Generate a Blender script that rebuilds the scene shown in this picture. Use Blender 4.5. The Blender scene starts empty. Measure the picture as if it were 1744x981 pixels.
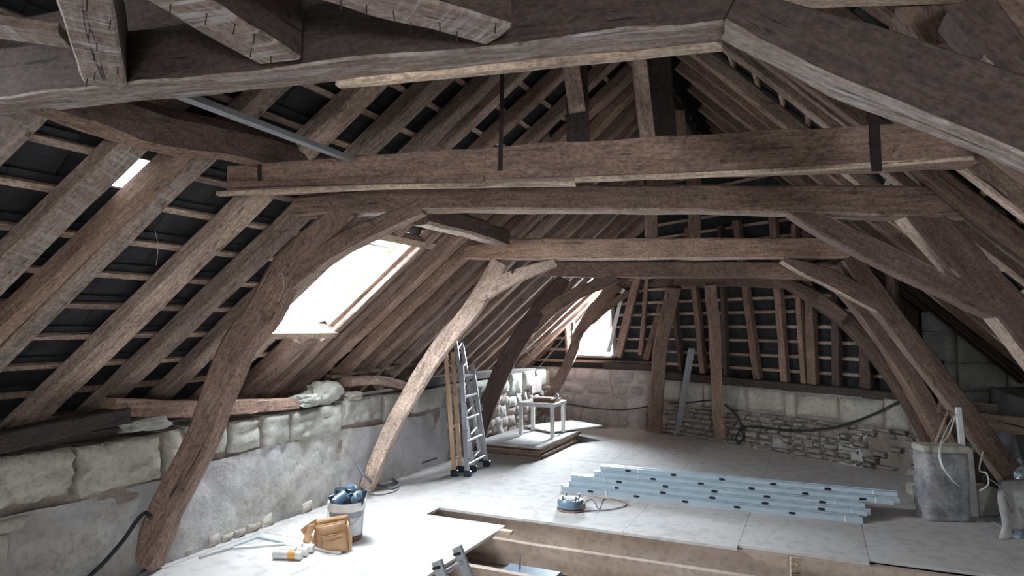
import bpy, bmesh, math, random
from math import atan, sin, cos, pi, radians
from mathutils import Vector, Matrix, noise
V = Vector
C = bpy.context.scene.collection
random.seed(7)
R = random.random
def ru(a, b): return a + (b - a) * random.random()

# ---------------- camera, sky, light, exposure ----------------
F = 1120.0; CX = 872.0; CY = 490.5; PITCH = atan((555 - 490.5) / F)
CAM = V((0, 0, 1.7))
cd = bpy.data.cameras.new('camera'); cam = bpy.data.objects.new('camera', cd); C.objects.link(cam)
cam.location = CAM; cam.rotation_euler = (pi / 2 + PITCH, 0, 0)
cd.sensor_width = 36; cd.lens = 36 * F / 1744; cd.clip_start = 0.02
sc = bpy.context.scene; sc.camera = cam
sc.view_settings.view_transform = 'Standard'; sc.view_settings.look = 'None'
sc.view_settings.gamma = 1.0; sc.view_settings.use_curve_mapping = False
sc.view_settings.exposure = 1.4
sc.cycles.use_denoising = True
sc.cycles.max_bounces = 9; sc.cycles.diffuse_bounces = 6
sc.cycles.sample_clamp_indirect = 6
wd = bpy.data.worlds.new('overcast_sky'); sc.world = wd; wd.use_nodes = True
bg = wd.node_tree.nodes['Background']; bg.inputs[0].default_value = (0.86, 0.93, 1.0, 1); bg.inputs[1].default_value = 2.0

# roof frame of reference: eave direction a, rafter directions
A_ = V((.422, .906, 0)).normalized()
RL = V((1, -.1, .95)); OL = V((-2.89, 4.54, 1.2))
RR = V((-1, .1, .88)); OR = V((4.1, 3.8, 1.2))
def out_normal(a, r):
    n = r.cross(a).normalized()
    return n if n.z > 0 else -n
NL = out_normal(A_, RL); NR = out_normal(A_, RR)
def area(name, loc, nrm, sx, sy, power, col, xdir):
    l = bpy.data.lights.new(name, 'AREA'); l.shape = 'RECTANGLE'; l.size = sx; l.size_y = sy
    l.energy = power; l.color = col
    o = bpy.data.objects.new(name, l); C.objects.link(o)
    z = -nrm.normalized(); x = (xdir - xdir.dot(z) * z).normalized(); y = z.cross(x)
    M = Matrix((x, y, z)).transposed().to_4x4(); M.translation = loc; o.matrix_world = M
    return o
SKY_T = (1.01, 1.75); SKY_S = (.50, 1.25)
def LP(t, s, d=0): return OL + A_ * t + RL * s + NL * d
area('skylight_daylight', LP(1.38, .875, .34), -NL, .95, 1.25, 125, (.84, .93, 1), A_)
area('assumed_skylight_behind', LP(-3.0, 1.15, .34), -NL, 1.3, 1.5, 22, (.9, .95, 1), A_)  # assumed skylights out of view, added for side light
area('assumed_skylight_behind', LP(-5.0, 1.15, .34), -NL, 1.0, 1.5, 12, (.92, .96, 1), A_)
area('dormer_daylight', V((1.72, 12.45, 2.15)), V((-.1, -1, -.42)), 1.0, 1.5, 1250, (.82, .92, 1), V((1, -.25, 0)))
area('added_gable_fill', V((1.2, -4.0, 1.35)), V((.15, 1, .0)), 2.0, 1.0, 190, (.95, .97, 1), V((1, -.15, 0)))  # fill light added behind the view, through an assumed gable opening

# ---------------- pixel helpers (photo frame 1744 x 981) ----------------
def ray(px, py):
    x = (px - CX) / F; y = (CY - py) / F
    fy = cos(PITCH) - y * sin(PITCH); fz = sin(PITCH) + y * cos(PITCH)
    return V((x / fy, 1, fz / fy))
def P(px, py, Y): return CAM + ray(px, py) * Y
def G(px, py, z=0.0):
    d = ray(px, py); return CAM + d * ((z - 1.7) / d.z)
def PL(px, py, o, n):
    d = ray(px, py); return CAM + d * ((o - CAM).dot(n) / d.dot(n))
U = V((.994, -.105, 0)).normalized(); NT = V((.105, .994, 0)).normalized()
TR = {1: V((-2.57, 4.6, 0)), 2: V((-1.53, 6.8, 0)), 3: V((-.45, 9.2, 0)), 4: V((.65, 11.1, 0))}
def TP(k, px, py): return PL(px, py, TR[k], NT)
CD = V((.906, -.422, 0)).normalized()   # cross direction of the floor panels

# ---------------- materials ----------------
def nmat(name):
    m = bpy.data.materials.new(name); m.use_nodes = True
    nt = m.node_tree; b = nt.nodes['Principled BSDF']; return m, nt, b
def add(nt, typ, **kw):
    n = nt.nodes.new(typ)
    for k, v in kw.items(): setattr(n, k, v)
    return n
def ramp(nt, src, stops):
    r = add(nt, 'ShaderNodeValToRGB'); cr = r.color_ramp
    while len(cr.elements) < len(stops): cr.elements.new(.5)
    for e, (p, c) in zip(cr.elements, stops):
        e.position = p; e.color = (*c, 1) if len(c) == 3 else c
    nt.links.new(src, r.inputs[0]); return r
def coords(nt, scale, rnd=True):
    tc = add(nt, 'ShaderNodeTexCoord'); mp = add(nt, 'ShaderNodeMapping'); mp.inputs['Scale'].default_value = scale
    if rnd:
        oi = add(nt, 'ShaderNodeObjectInfo'); ad = add(nt, 'ShaderNodeVectorMath', operation='MULTIPLY_ADD')
        cb = add(nt, 'ShaderNodeCombineXYZ')
        for i in range(3): nt.links.new(oi.outputs['Random'], cb.inputs[i])
        nt.links.new(cb.outputs[0], ad.inputs[0]); ad.inputs[1].default_value = (37, 23, 51)
        nt.links.new(tc.outputs['Object'], ad.inputs[2]); nt.links.new(ad.outputs[0], mp.inputs[0])
    else: nt.links.new(tc.outputs['Object'], mp.inputs[0])
    return mp
def nz(nt, mp, scale, detail=5, dist=0, rough=.6):
    n = add(nt, 'ShaderNodeTexNoise'); n.inputs['Scale'].default_value = scale; n.inputs['Detail'].default_value = detail
    n.inputs['Distortion'].default_value = dist; n.inputs['Roughness'].default_value = rough
    nt.links.new(mp.outputs[0], n.inputs['Vector']); return n.outputs[0]
def mix(nt, f, a, b, blend='MIX'):
    m = add(nt, 'ShaderNodeMix', data_type='RGBA', blend_type=blend)
    for i, v in ((0, f), (6, a), (7, b)):
        if hasattr(v, 'links'): nt.links.new(v, m.inputs[i])
        else: m.inputs[i].default_value = v if i == 0 else (*v, 1)
    return m.outputs[2]
def mth(nt, op, a, b):
    m = add(nt, 'ShaderNodeMath', operation=op)
    for i, v in ((0, a), (1, b)):
        if hasattr(v, 'links'): nt.links.new(v, m.inputs[i])
        else: m.inputs[i].default_value = v
    return m.outputs[0]
def bump(nt, b, h, st, dist=.02):
    n = add(nt, 'ShaderNodeBump'); n.inputs['Strength'].default_value = st; n.inputs['Distance'].default_value = dist
    nt.links.new(h, n.inputs['Height']); nt.links.new(n.outputs[0], b.inputs['Normal'])
def wood(name, c, stripes=None, along=False, var=.28, rough=.88):
    m, nt, b = nmat(name)
    mp = coords(nt, (1, 9, 9)); g = nz(nt, mp, 4.5, 9, .5, .68)
    mp2 = coords(nt, (1, 1.6, 1.6)); bl = nz(nt, mp2, 2.4, 5)
    mp3 = coords(nt, (.55, 14, 14)); cr = nz(nt, mp3, 2.4, 4, 1.2, .55)
    col = ramp(nt, g, [(.30, [x * .50 for x in c]), (.5, c), (.70, [min(1, x * 1.40) for x in c])]).outputs[0]
    col = mix(nt, ramp(nt, bl, [(.35, (.75, .75, .75)), (.66, (0, 0, 0))]).outputs[0], col, mix(nt, .6, col, (.10, .066, .055)))
    fine = nz(nt, mp2, 42, 5, 0, .7)     # dust, pores, old saw fuzz
    col = mix(nt, .75, col, ramp(nt, fine, [(.32, (.40, .38, .38)), (.5, (1, 1, 1)), (.68, (1.6, 1.6, 1.6))]).outputs[0], 'MULTIPLY')
    wr = nz(nt, mp2, 10, 6, .6); sp = ramp(nt, wr, [(.60, (0, 0, 0)), (.68, (1, 1, 1))]).outputs[0]
    col = mix(nt, mth(nt, 'MULTIPLY', sp, .55), col, (.035, .024, .02))
    gy = ramp(nt, nz(nt, mp2, 3.4, 6, .4), [(.52, (0, 0, 0)), (.70, (1, 1, 1))]).outputs[0]
    col = mix(nt, mth(nt, 'MULTIPLY', gy, .2), col, [.5 * (sum(c) / 3) + .5 * x * 1.1 + .03 for x in c])
    ck = ramp(nt, cr, [(.31, (1, 1, 1)), (.345, (0, 0, 0))]).outputs[0]
    col = mix(nt, mth(nt, 'MULTIPLY', ck, .85), col, (.016, .011, .01))
    oi = add(nt, 'ShaderNodeObjectInfo')
    hs = add(nt, 'ShaderNodeHueSaturation'); vv = mth(nt, 'MULTIPLY_ADD', oi.outputs['Random'], var * 2)
    vv.node.inputs[2].default_value = 1 - var
    nt.links.new(vv, hs.inputs['Value']); nt.links.new(col, hs.inputs['Color']); col = hs.outputs[0]
    if stripes:
        st = coords(nt, (1.0, 9, 9) if along else (15, 1.2, 1.2)); sn = nz(nt, st, 3.2 if along else 2.2, 6, .9, .65)
        w = ramp(nt, sn, [(.50, (0, 0, 0)), (.60, (1, 1, 1))]).outputs[0]
        f2 = ramp(nt, nz(nt, mp2, 5, 6), [(.36, (0.05, .05, .05)), (.64, (1, 1, 1))]).outputs[0]
        col = mix(nt, mth(nt, 'MULTIPLY', mth(nt, 'MULTIPLY', w, f2), stripes), col, (.56, .53, .52))
    nt.links.new(col, b.inputs['Base Color']); b.inputs['Roughness'].default_value = rough
    h = mth(nt, 'ADD', mth(nt, 'ADD', g, mth(nt, 'MULTIPLY', ck, -.7)), mth(nt, 'MULTIPLY', fine, .5)); bump(nt, b, h, .6, .010)
    return m
M = {}
M['mid'] = wood('old_oak', (.325, .215, .165))
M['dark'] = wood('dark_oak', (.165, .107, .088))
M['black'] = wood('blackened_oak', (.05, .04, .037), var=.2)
M['light'] = wood('pale_and_floor_lit_oak', (.50, .375, .30))  # real pale timber; on undersides it also paints in floor bounce
M['orange'] = wood('warm_oak', (.36, .235, .17))
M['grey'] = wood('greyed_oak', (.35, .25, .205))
M['laths'] = wood('oak_with_plaster_lath_marks', (.37, .28, .235), .95)
M['lathsoft'] = wood('oak_with_faint_lath_marks', (.46, .36, .30), .6)
M['vdark'] = wood('very_dark_oak', (.098, .068, .058))  # darkest oak tone, for the near truss and its joists
M['lathsl'] = wood('oak_with_long_plaster_marks', (.40, .31, .26), .8, True)
M['new'] = wood('new_softwood', (.55, .42, .325), var=.15)
M['saw'] = wood('sawn_softwood', (.72, .56, .42), var=.1)
M['osb'] = wood('dusty_board_edge', (.34, .24, .18), var=.15)

def stone(name, c1, c2, c3, sc_=3.0, bs=.8, rnd=True, pink=None):
    m, nt, b = nmat(name)
    mp = coords(nt, (1, 1, 1), rnd); n1 = nz(nt, mp, sc_, 6, .4); n2 = nz(nt, mp, sc_ * 9, 5)
    col = ramp(nt, n1, [(.3, c1), (.5, c2), (.68, c3)]).outputs[0]
    d = ramp(nt, n2, [(.38, (1, 1, 1)), (.5, (0, 0, 0))]).outputs[0]
    col = mix(nt, mth(nt, 'MULTIPLY', d, .28), col, [x * .45 for x in c1])
    if pink:
        n3 = nz(nt, mp, sc_ * .35, 4); k = ramp(nt, n3, [(.48, (0, 0, 0)), (.6, (1, 1, 1))]).outputs[0]
        col = mix(nt, mth(nt, 'MULTIPLY', k, .65), col, pink)
    nt.links.new(col, b.inputs['Base Color']); b.inputs['Roughness'].default_value = .95
    bump(nt, b, mth(nt, 'ADD', n2, mth(nt, 'MULTIPLY', n1, .6)), bs, .015); return m
M['tufa'] = stone('tufa_block', (.34, .315, .27), (.52, .49, .425), (.63, .60, .53), 3.0, 1.0)
M['tufag'] = stone('grey_tufa', (.33, .33, .30), (.45, .45, .41), (.56, .55, .50), 2.2, .7)
M['rubble'] = stone('rubble_stone', (.36, .32, .28), (.52, .48, .42), (.68, .65, .58), 3, .8)
M['plaster'] = stone('lime_plaster', (.31, .30, .275), (.46, .445, .415), (.60, .59, .565), 2.4, 1.0, False, (.50, .50, .54))
M['mortar'] = stone('earth_mortar', (.24, .20, .17), (.36, .30, .26), (.46, .40, .35), 5, .9, False)
M['pinkst'] = stone('dusty_pink_stone', (.30, .255, .24), (.42, .37, .35), (.55, .50, .48), 2.2, .6)
M['concrete'] = stone('dirty_cement', (.24, .25, .28), (.40, .40, .41), (.58, .56, .53), 3.2, .9)
M['jdust'] = stone('dusty_sawn_joist', (.40, .31, .25), (.50, .40, .33), (.57, .475, .41), 2.2, .25)
M['soot'] = stone('soot_stained_cement', (.10, .11, .14), (.34, .34, .36), (.54, .52, .50), 4.5, .9)
def plain(name, c, rough=.5, metal=0.0, nscale=12, nv=.15, bs=0.0):
    m, nt, b = nmat(name)
    mp = coords(nt, (1, 1, 1)); n = nz(nt, mp, nscale, 4)
    col = ramp(nt, n, [(.3, [x * (1 - nv) for x in c]), (.7, [min(1, x * (1 + nv)) for x in c])]).outputs[0]
    nt.links.new(col, b.inputs['Base Color']); b.inputs['Roughness'].default_value = rough; b.inputs['Metallic'].default_value = metal
    if bs: bump(nt, b, n, bs)
    return m
M['floorp'] = stone('dusty_chipboard', (.57, .545, .53), (.62, .60, .59), (.66, .64, .63), 1.0, .03)
M['slate'] = plain('dark_slate', (.024, .025, .029), .75, 0, 7, .6, .3)
M['felt'] = plain('black_seal', (.02, .02, .022), .9)
M['galv'] = plain('galvanised_steel', (.45, .54, .61), .42, .35, 6, .08)
M['alu'] = plain('brushed_aluminium', (.50, .53, .57), .4, .55, 30, .12)
M['aluo'] = plain('orange_tinted_rail', (.62, .42, .28), .6, .0, 20, .12)
M['black_hole'] = plain('hole_shade_black', (.012, .015, .02), .9)  # black standing in for the shade inside slots and holes
M['iron'] = plain('rusty_iron', (.035, .024, .022), .8, .2, 20, .4)
M['white'] = plain('white_paint', (.78, .78, .77), .5)
M['table'] = plain('white_laminate', (.66, .65, .63), .45)
M['wcable'] = plain('white_cable', (.72, .72, .68), .5)
M['bcable'] = plain('black_conduit', (.025, .027, .03), .5)
M['gcable'] = plain('grey_conduit', (.16, .17, .185), .5)
M['ocable'] = plain('orange_cable', (.55, .30, .18), .5)
M['navy'] = plain('navy_plastic', (.016, .032, .055), .35, 0, 8, .3)
M['blue'] = plain('steel_blue_plastic', (.11, .19, .27), .35, 0, 8, .2)
M['reel'] = plain('grey_blue_plastic', (.13, .19, .25), .4)
M['plastic'] = plain('translucent_white_plastic', (.62, .66, .68), .35)
M['paint'] = plain('grey_paint_residue', (.30, .34, .38), .5, 0, 5, .35)
M['leather'] = plain('tan_suede', (.58, .36, .20), .9, 0, 18, .15, .2)
M['leatherd'] = plain('dark_stitch', (.30, .18, .10), .9)
M['label'] = plain('orange_label', (.80, .40, .12), .5)
M['foil'] = plain('foil_duct', (.55, .66, .75), .3, .8, 30, .2)
M['dust'] = plain('dusty_sheet', (.55, .54, .54), .9, 0, 8, .2, .4)
M['lower'] = plain('lower_ceiling_board', (.50, .45, .42), .9, 0, 3, .15)
M['insul'] = plain('pale_lining', (.55, .58, .62), .9, 0, 3, .1)
M['twine'] = plain('pale_twine', (.50, .40, .33), .9)
M['book'] = plain('brown_box', (.24, .15, .11), .7)
gm, nt, b_ = nmat('window_glass')
tr = add(nt, 'ShaderNodeBsdfTransparent'); gl = add(nt, 'ShaderNodeBsdfGlossy'); gl.inputs['Roughness'].default_value = .05
ms = add(nt, 'ShaderNodeMixShader'); ms.inputs[0].default_value = .07
nt.links.new(tr.outputs[0], ms.inputs[1]); nt.links.new(gl.outputs[0], ms.inputs[2]); nt.links.new(ms.outputs[0], nt.nodes['Material Output'].inputs[0])
M['glass'] = gm

# ---------------- object helpers ----------------
def link(name, me, parent=None, mat=None, mats=None):
    o = bpy.data.objects.new(name, me); C.objects.link(o)
    if mat:
        me.materials.clear(); me.materials.append(M[mat])
    if parent: o.parent = parent
    return o
def tag(o, label=None, cat=None, group=None, kind=None):
    for k, v in (('label', label), ('category', cat), ('group', group), ('kind', kind)):
        if v: o[k] = v
    return o
def empty(name, loc=(0, 0, 0), label=None, cat=None, group=None, kind=None):
    o = bpy.data.objects.new(name, None); C.objects.link(o); o.location = loc
    o.empty_display_size = .1
    return tag(o, label, cat, group, kind)
def place(o, M4, parent=None):
    """world matrix M4 for o, under a parent that is only translated"""
    if parent is not None:
        o.parent = parent; o.matrix_basis = Matrix.Translation(-parent.location) @ M4
    else: o.matrix_basis = M4
def frame(x, y, o):
    x = x.normalized(); y = (y - y.dot(x) * x).normalized(); z = x.cross(y)
    m = Matrix((x, y, z)).transposed().to_4x4(); m.translation = o; return m
def catmull(pts, vals, n):
    out = []; N = len(pts)
    for i in range(n + 1):
        u = i / n * (N - 1); k = min(int(u), N - 2); f = u - k
        p0 = pts[max(k - 1, 0)]; p1 = pts[k]; p2 = pts[k + 1]; p3 = pts[min(k + 2, N - 1)]
        if N == 2: p = p1.lerp(p2, f)
        else: p = .5 * ((2 * p1) + (-p0 + p2) * f + (2 * p0 - 5 * p1 + 4 * p2 - p3) * f * f + (-p0 + 3 * p1 - 3 * p2 + p3) * f ** 3)
        out.append((p, vals[k] * (1 - f) + vals[k + 1] * f))
    return out
SEED = [0]
def timber(name, pts, hs, w, nrm, mat='mid', parent=None, under=None, rough=.008, ch=.16, seg=.14, wob=.006):
    """hewn timber along pts; hs = height(s) across, in the plane square to nrm; w = thickness along nrm"""
    SEED[0] += 1; sd = V((SEED[0] * 3.7, SEED[0] * 1.3, 0))
    if not isinstance(hs, (list, tuple)): hs = [hs] * len(pts)
    x = (pts[-1] - pts[0]); L = x.length; x.normalize()
    M4 = frame(x, nrm, pts[0]); inv = M4.inverted()
    n = max(3, int(L / seg)); cs = catmull([inv @ p for p in pts], hs, n)
    bm = bmesh.new(); rings = []
    for i, (c, h) in enumerate(cs):
        hw = w / 2; hh = h / 2; q = ch * min(hw, hh)
        prof = [(-hw, -hh + q), (-hw, hh - q), (-hw + q, hh), (hw - q, hh), (hw, hh - q), (hw, -hh + q), (hw - q, -hh), (-hw + q, -hh)]
        prof2 = []
        for k in range(8):   # a midpoint on each broad face
            prof2.append(prof[k])
            if k in (0, 2, 4, 6):
                p, q2 = prof[k], prof[(k + 1) % 8]; prof2.append(((p[0] + q2[0]) / 2, (p[1] + q2[1]) / 2))
        wv = noise.noise_vector(V((c.x * 1.1, 0, 0)) + sd) * wob
        ring = []
        for (py_, pz) in prof2:
            p = V((c.x, c.y + py_ + wv.y, c.z + pz + wv.z))
            p += noise.noise_vector(V((p.x * 4, p.y * 9, p.z * 9)) + sd) * rough + noise.noise_vector(V((p.x * 14, p.y * 22, p.z * 22)) + sd) * rough * .35
            ring.append(bm.verts.new(p))
        rings.append(ring)
    K = 12
    for i in range(len(rings) - 1):
        for k in range(K):
            f = bm.faces.new((rings[i][k], rings[i][(k + 1) % K], rings[i + 1][(k + 1) % K], rings[i + 1][k])); f.smooth = True
    bm.faces.new(rings[0][::-1]); bm.faces.new(rings[-1])
    bmesh.ops.recalc_face_normals(bm, faces=bm.faces)
    if under:  # underside material: lath residue, pale sapwood, and floor bounce put into the colour
        up = inv.to_3x3() @ V((0, 0, 1))
        for f in bm.faces:
            if f.normal.dot(up) < -.5 and abs(f.normal.x) < .8: f.material_index = 1
    bm.edges.ensure_lookup_table()
    for e in bm.edges:
        d = (e.verts[0].co - e.verts[1].co)
        if len(e.link_faces) == 2 and abs(d.x) > .5 * d.length and e.calc_face_angle(0) > .45: e.smooth = False
        if any(len(f.verts) > 4 for f in e.link_faces): e.smooth = False
    me = bpy.data.meshes.new(name); bm.to_mesh(me); bm.free()
    me.materials.append(M[mat])
    if under: me.materials.append(M[under])
    o = bpy.data.objects.new(name, me); C.objects.link(o); place(o, M4, parent)
    return o
def box_bm(bm, sx, sy, sz, c=(0, 0, 0), bev=0, rot=None):
    r = bmesh.ops.create_cube(bm, size=1)
    for v in r['verts']:
        v.co = V((v.co.x * sx, v.co.y * sy, v.co.z * sz))
        if rot is not None: v.co = rot @ v.co
        v.co += V(c)
    if bev:
        es = {e for v in r['verts'] for e in v.link_edges}
        bmesh.ops.bevel(bm, geom=list(es), offset=bev, segments=1, affect='EDGES', profile=.5)
def bmobj(name, bm, mat, parent=None, M4=None, smooth=False):
    me = bpy.data.meshes.new(name); bmesh.ops.recalc_face_normals(bm, faces=bm.faces)
    if smooth:
        for f in bm.faces: f.smooth = True
        for e in bm.edges:
            if len(e.link_faces) == 2 and e.calc_face_angle(0) > .7: e.smooth = False
    bm.to_mesh(me); bm.free(); me.materials.append(M[mat])
    o = bpy.data.objects.new(name, me); C.objects.link(o); place(o, M4 or Matrix(), parent); return o
def box(name, sx, sy, sz, M4, mat, parent=None, bev=.003):
    bm = bmesh.new(); box_bm(bm, sx, sy, sz, bev=bev); return bmobj(name, bm, mat, parent, M4)
def stick(name, a, b, w, h, up, mat, parent=None, bev=.002):
    """straight bar from a to b; h measured along up"""
    x = (b - a); y = up.cross(x); M4 = frame(x, y, (a + b) / 2)
    return box(name, x.length, w, h, M4, mat, parent, bev)
def tube_bm(bm, pts, r, n=8, sub=6, cap=True):
    pts = [V(p) for p in pts]
    cs = [c for c, _ in catmull(pts, [1] * len(pts), max(1, (len(pts) - 1) * sub))] if len(pts) > 2 else pts
    prev = None; rings = []
    for i, p in enumerate(cs):
        d = (cs[min(i + 1, len(cs) - 1)] - cs[max(i - 1, 0)]).normalized()
        if prev is None: prev = V((0, 0, 1)) if abs(d.z) < .9 else V((1, 0, 0))
        u = (prev - prev.dot(d) * d).normalized(); v = d.cross(u); prev = u
        rings.append([bm.verts.new(p + (u * cos(2 * pi * k / n) + v * sin(2 * pi * k / n)) * r) for k in range(n)])
    for i in range(len(rings) - 1):
        for k in range(n):
            bm.faces.new((rings[i][k], rings[i][(k + 1) % n], rings[i + 1][(k + 1) % n], rings[i + 1][k])).smooth = True
    if cap: bm.faces.new(rings[0][::-1]); bm.faces.new(rings[-1])
def tube(name, pts, r, mat, parent=None, n=8, sub=6):
    o0 = V(pts[0]); bm = bmesh.new(); tube_bm(bm, [V(p) - o0 for p in pts], r, n, sub)
    return bmobj(name, bm, mat, parent, Matrix.Translation(o0))
def lathe_bm(bm, prof, n=28, M4=None, a0=0, a1=2 * pi):
    rings = []; full = abs(a1 - a0 - 2 * pi) < 1e-4; cnt = n if full else n + 1
    for (r, z) in prof:
        ring = []
        for k in range(cnt):
            a = a0 + (a1 - a0) * k / n; p = V((r * cos(a), r * sin(a), z)); ring.append(bm.verts.new(M4 @ p if M4 else p))
        rings.append(ring)
    for i in range(len(rings) - 1):
        for k in range(n):
            bm.faces.new((rings[i][k], rings[i][(k + 1) % cnt], rings[i + 1][(k + 1) % cnt], rings[i + 1][k])).smooth = True
    return rings
def lathe(name, prof, mat, parent, M4, n=28, capb=True, capt=False):
    bm = bmesh.new(); rg = lathe_bm(bm, prof, n)
    if capb: bm.faces.new(rg[0][::-1])
    if capt: bm.faces.new(rg[-1])
    return bmobj(name, bm, mat, parent, M4, True)
def quadslab(name, corners, th, mat, parent=None, down=V((0, 0, -1))):
    bm = bmesh.new(); t = [bm.verts.new(c) for c in corners]; b = [bm.verts.new(V(c) + down * th) for c in corners]
    bm.faces.new(t); bm.faces.new(b[::-1]); n = len(t)
    for i in range(n): bm.faces.new((t[i], b[i], b[(i + 1) % n], t[(i + 1) % n]))
    return bmobj(name, bm, mat, parent)

# ---------------- roof slopes ----------------
RD = .12   # rafter depth
def roof_slope(name, label, O, a, r, n, rafters, tr_, sr_, holes, battens, slate_w, maxparts, mats, step=.2, tend=None):
    root = empty(name, O, label, kind='structure')
    rl = r.length; rn = r.normalized(); q = (r - r.dot(a) * a).normalized(); ql = r.dot(q)  # metres up-slope per s
    k = r.dot(a)
    PT = lambda t, s, d=0: O + a * t + r * s + n * d
    for i, rf in enumerate(rafters):
        t, s0, s1 = rf[0], rf[1], rf[2]; w = rf[3] if len(rf) > 3 else ru(.10, .135); mt = rf[4] if len(rf) > 4 else random.choice(mats)
        und = rf[5] if len(rf) > 5 else None
        ends = [PT(t, s0, RD / 2), PT(t + ru(-.012, .012), (s0 + s1) / 2, RD / 2 + ru(-.01, .005)), PT(t + ru(-.01, .01), s1, RD / 2)]
        timber('rafter', ends, w, RD, n, mt, root, under=und, rough=.009, ch=.22, seg=.2, wob=.014)
    if battens:
        sj = sr_[0] + .1
        while sj < sr_[1] - .1:
            segs = [(tr_[0], tend(sj) if tend else tr_[1])]
            for (h0, h1, g0, g1) in holes:
                if g0 - .04 < sj < g1 + .04:
                    segs = [x for (u0, u1) in segs for x in ((u0, min(u1, h0)), (max(u0, h1), u1)) if x[1] - x[0] > .05]
            for (u0, u1) in segs:
                u = u0
                while u < u1 - .05:
                    e = min(u1, u + 2.6 + ru(-.3, .3)); e = u1 if u1 - e < .4 else e
                    A = PT(u, sj + ru(-.006, .006), RD + .012); B = PT(e - .004, sj + ru(-.006, .006), RD + .012)
                    stick('batten', A, B, .040, .022, n, 'new' if R() < .55 else 'light', root, bev=0)
                    u = e
            sj += step
    # slates: one shared mesh, nearest ones singly, the rest joined
    cells = []
    sj = sr_[0] + .1; row = 0
    while sj < sr_[1] - .22:
        t = tr_[0] + (row % 2) * slate_w / 2
        while t < tr_[1]:
            c = PT(t + .5 * k * 0, sj + step * .5, RD + .037)
            tt = t; ss = sj + step * .5
            if tend and t > tend(ss): break
            if not any(h0 - slate_w * .35 < tt < h1 + slate_w * .35 and g0 - step * .55 < ss < g1 + step * .55 for (h0, h1, g0, g1) in holes):
                d = c - CAM; vis = d.y > .5 and abs(d.x / d.y) < .82 and -.5 < d.z / d.y < .62
                cells.append((0 if vis else 1, d.length, c))
            t += slate_w
        sj += step; row += 1
    cells.sort(key=lambda x: (x[0], x[1]))
    def slate_geo(bm, M4, sw=slate_w * .985, sh=ql * step * 1.55):
        vs = [M4 @ V(p) for p in ((-sw / 2, -sh / 2, 0), (sw / 2, -sh / 2, 0), (sw / 2, sh / 2, 0), (-sw / 2, sh / 2, 0))]
        up = [M4 @ V(p) for p in ((-sw / 2, -sh / 2, .009), (sw / 2, -sh / 2, .009), (sw / 2, sh / 2, .009), (-sw / 2, sh / 2, .009))]
        b_ = [bm.verts.new(v) for v in vs]; t_ = [bm.verts.new(v) for v in up]
        bm.faces.new(b_[::-1]); bm.faces.new(t_)
        for i in range(4): bm.faces.new((b_[i], b_[(i + 1) % 4], t_[(i + 1) % 4], t_[i]))
    z = n; x = a.normalized(); y = z.cross(x)
    base = Matrix((x, y, z)).transposed().to_4x4()
    sgn = 1 if y.z > 0 else -1
    bm = bmesh.new(); slate_geo(bm, Matrix()); me = bpy.data.meshes.new('slate'); bm.to_mesh(me); bm.free(); me.materials.append(M['slate'])
    rest = bmesh.new()
    for i, (_, _, c) in enumerate(cells):
        m = base.copy() @ Matrix.Rotation(sgn * -.055 + ru(-.008, .008), 4, 'X') @ Matrix.Rotation(ru(-.012, .012), 4, 'Z'); m.translation = c
        if i < maxparts and cells[i][0] == 0:
            o = bpy.data.objects.new('slate', me); C.objects.link(o); place(o, m, root)
        else: slate_geo(rest, Matrix.Translation(-root.location) @ m)
    o = bmobj('slate_covering', rest, 'slate', root, Matrix.Translation(root.location)); o['kind'] = 'stuff'
    # black layer added outside the slates to keep sky light out, openings left
    ts = sorted({tr_[0], tr_[1], *[h for q_ in holes for h in q_[:2]]}); ss = sorted({sr_[0] - .45, sr_[1] + .35, *[g for q_ in holes for g in q_[2:]]})
    if tend: ts += [tr_[0] + (tr_[1] - tr_[0]) * k_ / 24 for k_ in range(1, 24)]; ts.sort(); ss += [k_ * .2 for k_ in range(1, int(sr_[1] / .2))]; ss.sort()
    bm = bmesh.new()
    for i in range(len(ts) - 1):
        for j in range(len(ss) - 1):
            ct = (ts[i] + ts[i + 1]) / 2; cs_ = (ss[j] + ss[j + 1]) / 2
            if any(h0 < ct < h1 and g0 < cs_ < g1 for (h0, h1, g0, g1) in holes): continue
            if tend and ct > tend(cs_): continue
            lo = [PT(ts[i], ss[j], .185), PT(ts[i + 1], ss[j], .185), PT(ts[i + 1], ss[j + 1], .185), PT(ts[i], ss[j + 1], .185)]
            b_ = [bm.verts.new(v) for v in lo]; t_ = [bm.verts.new(v + n * .03) for v in lo]
            bm.faces.new(b_[::-1]); bm.faces.new(t_)
            for e in range(4): bm.faces.new((b_[e], b_[(e + 1) % 4], t_[(e + 1) % 4], t_[e]))
    o = bmobj('added_sky_seal', bm, 'felt', root)
    return root
ML = ['mid', 'mid', 'orange', 'grey', 'light']
top = 3.30
left_rafters = [(-3.3, -.3, top, .14, 'laths'), (-2.75, -.3, top, .13, 'laths'), (-2.25, -.3, top, .14, 'mid'),
    (-1.72, -.3, top, .19, 'light', 'lathsoft'), (-1.20, -.3, top, .15, 'light', 'lathsoft'), (-.93, -.3, 1.62, .09, 'orange'), (-.80, -.3, top, .13, 'light', 'lathsoft'),
    (-.24, -.3, top, .17, 'light'), (.2, -.3, top, .15, 'light'), (.64, -.3, top, .13, 'light'),
    (1.12, -.3, .40, .11, 'light'), (1.50, -.3, .36, .10, 'mid'), (1.62, -.3, .40, .11, 'grey'),
    (.90, .3, top, .10, 'light'), (1.35, 1.34, top, .11, 'mid'), (1.86, -.3, top, .10, 'grey'), (2.02, -.3, 2.4, .10, 'mid'),
    (2.30, -.3, top, .14, 'mid'), (2.70, -.3, top, .14, 'orange'), (3.06, -.3, top, .13, 'mid'), (3.36, -.3, top, .11, 'mid')]
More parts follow.
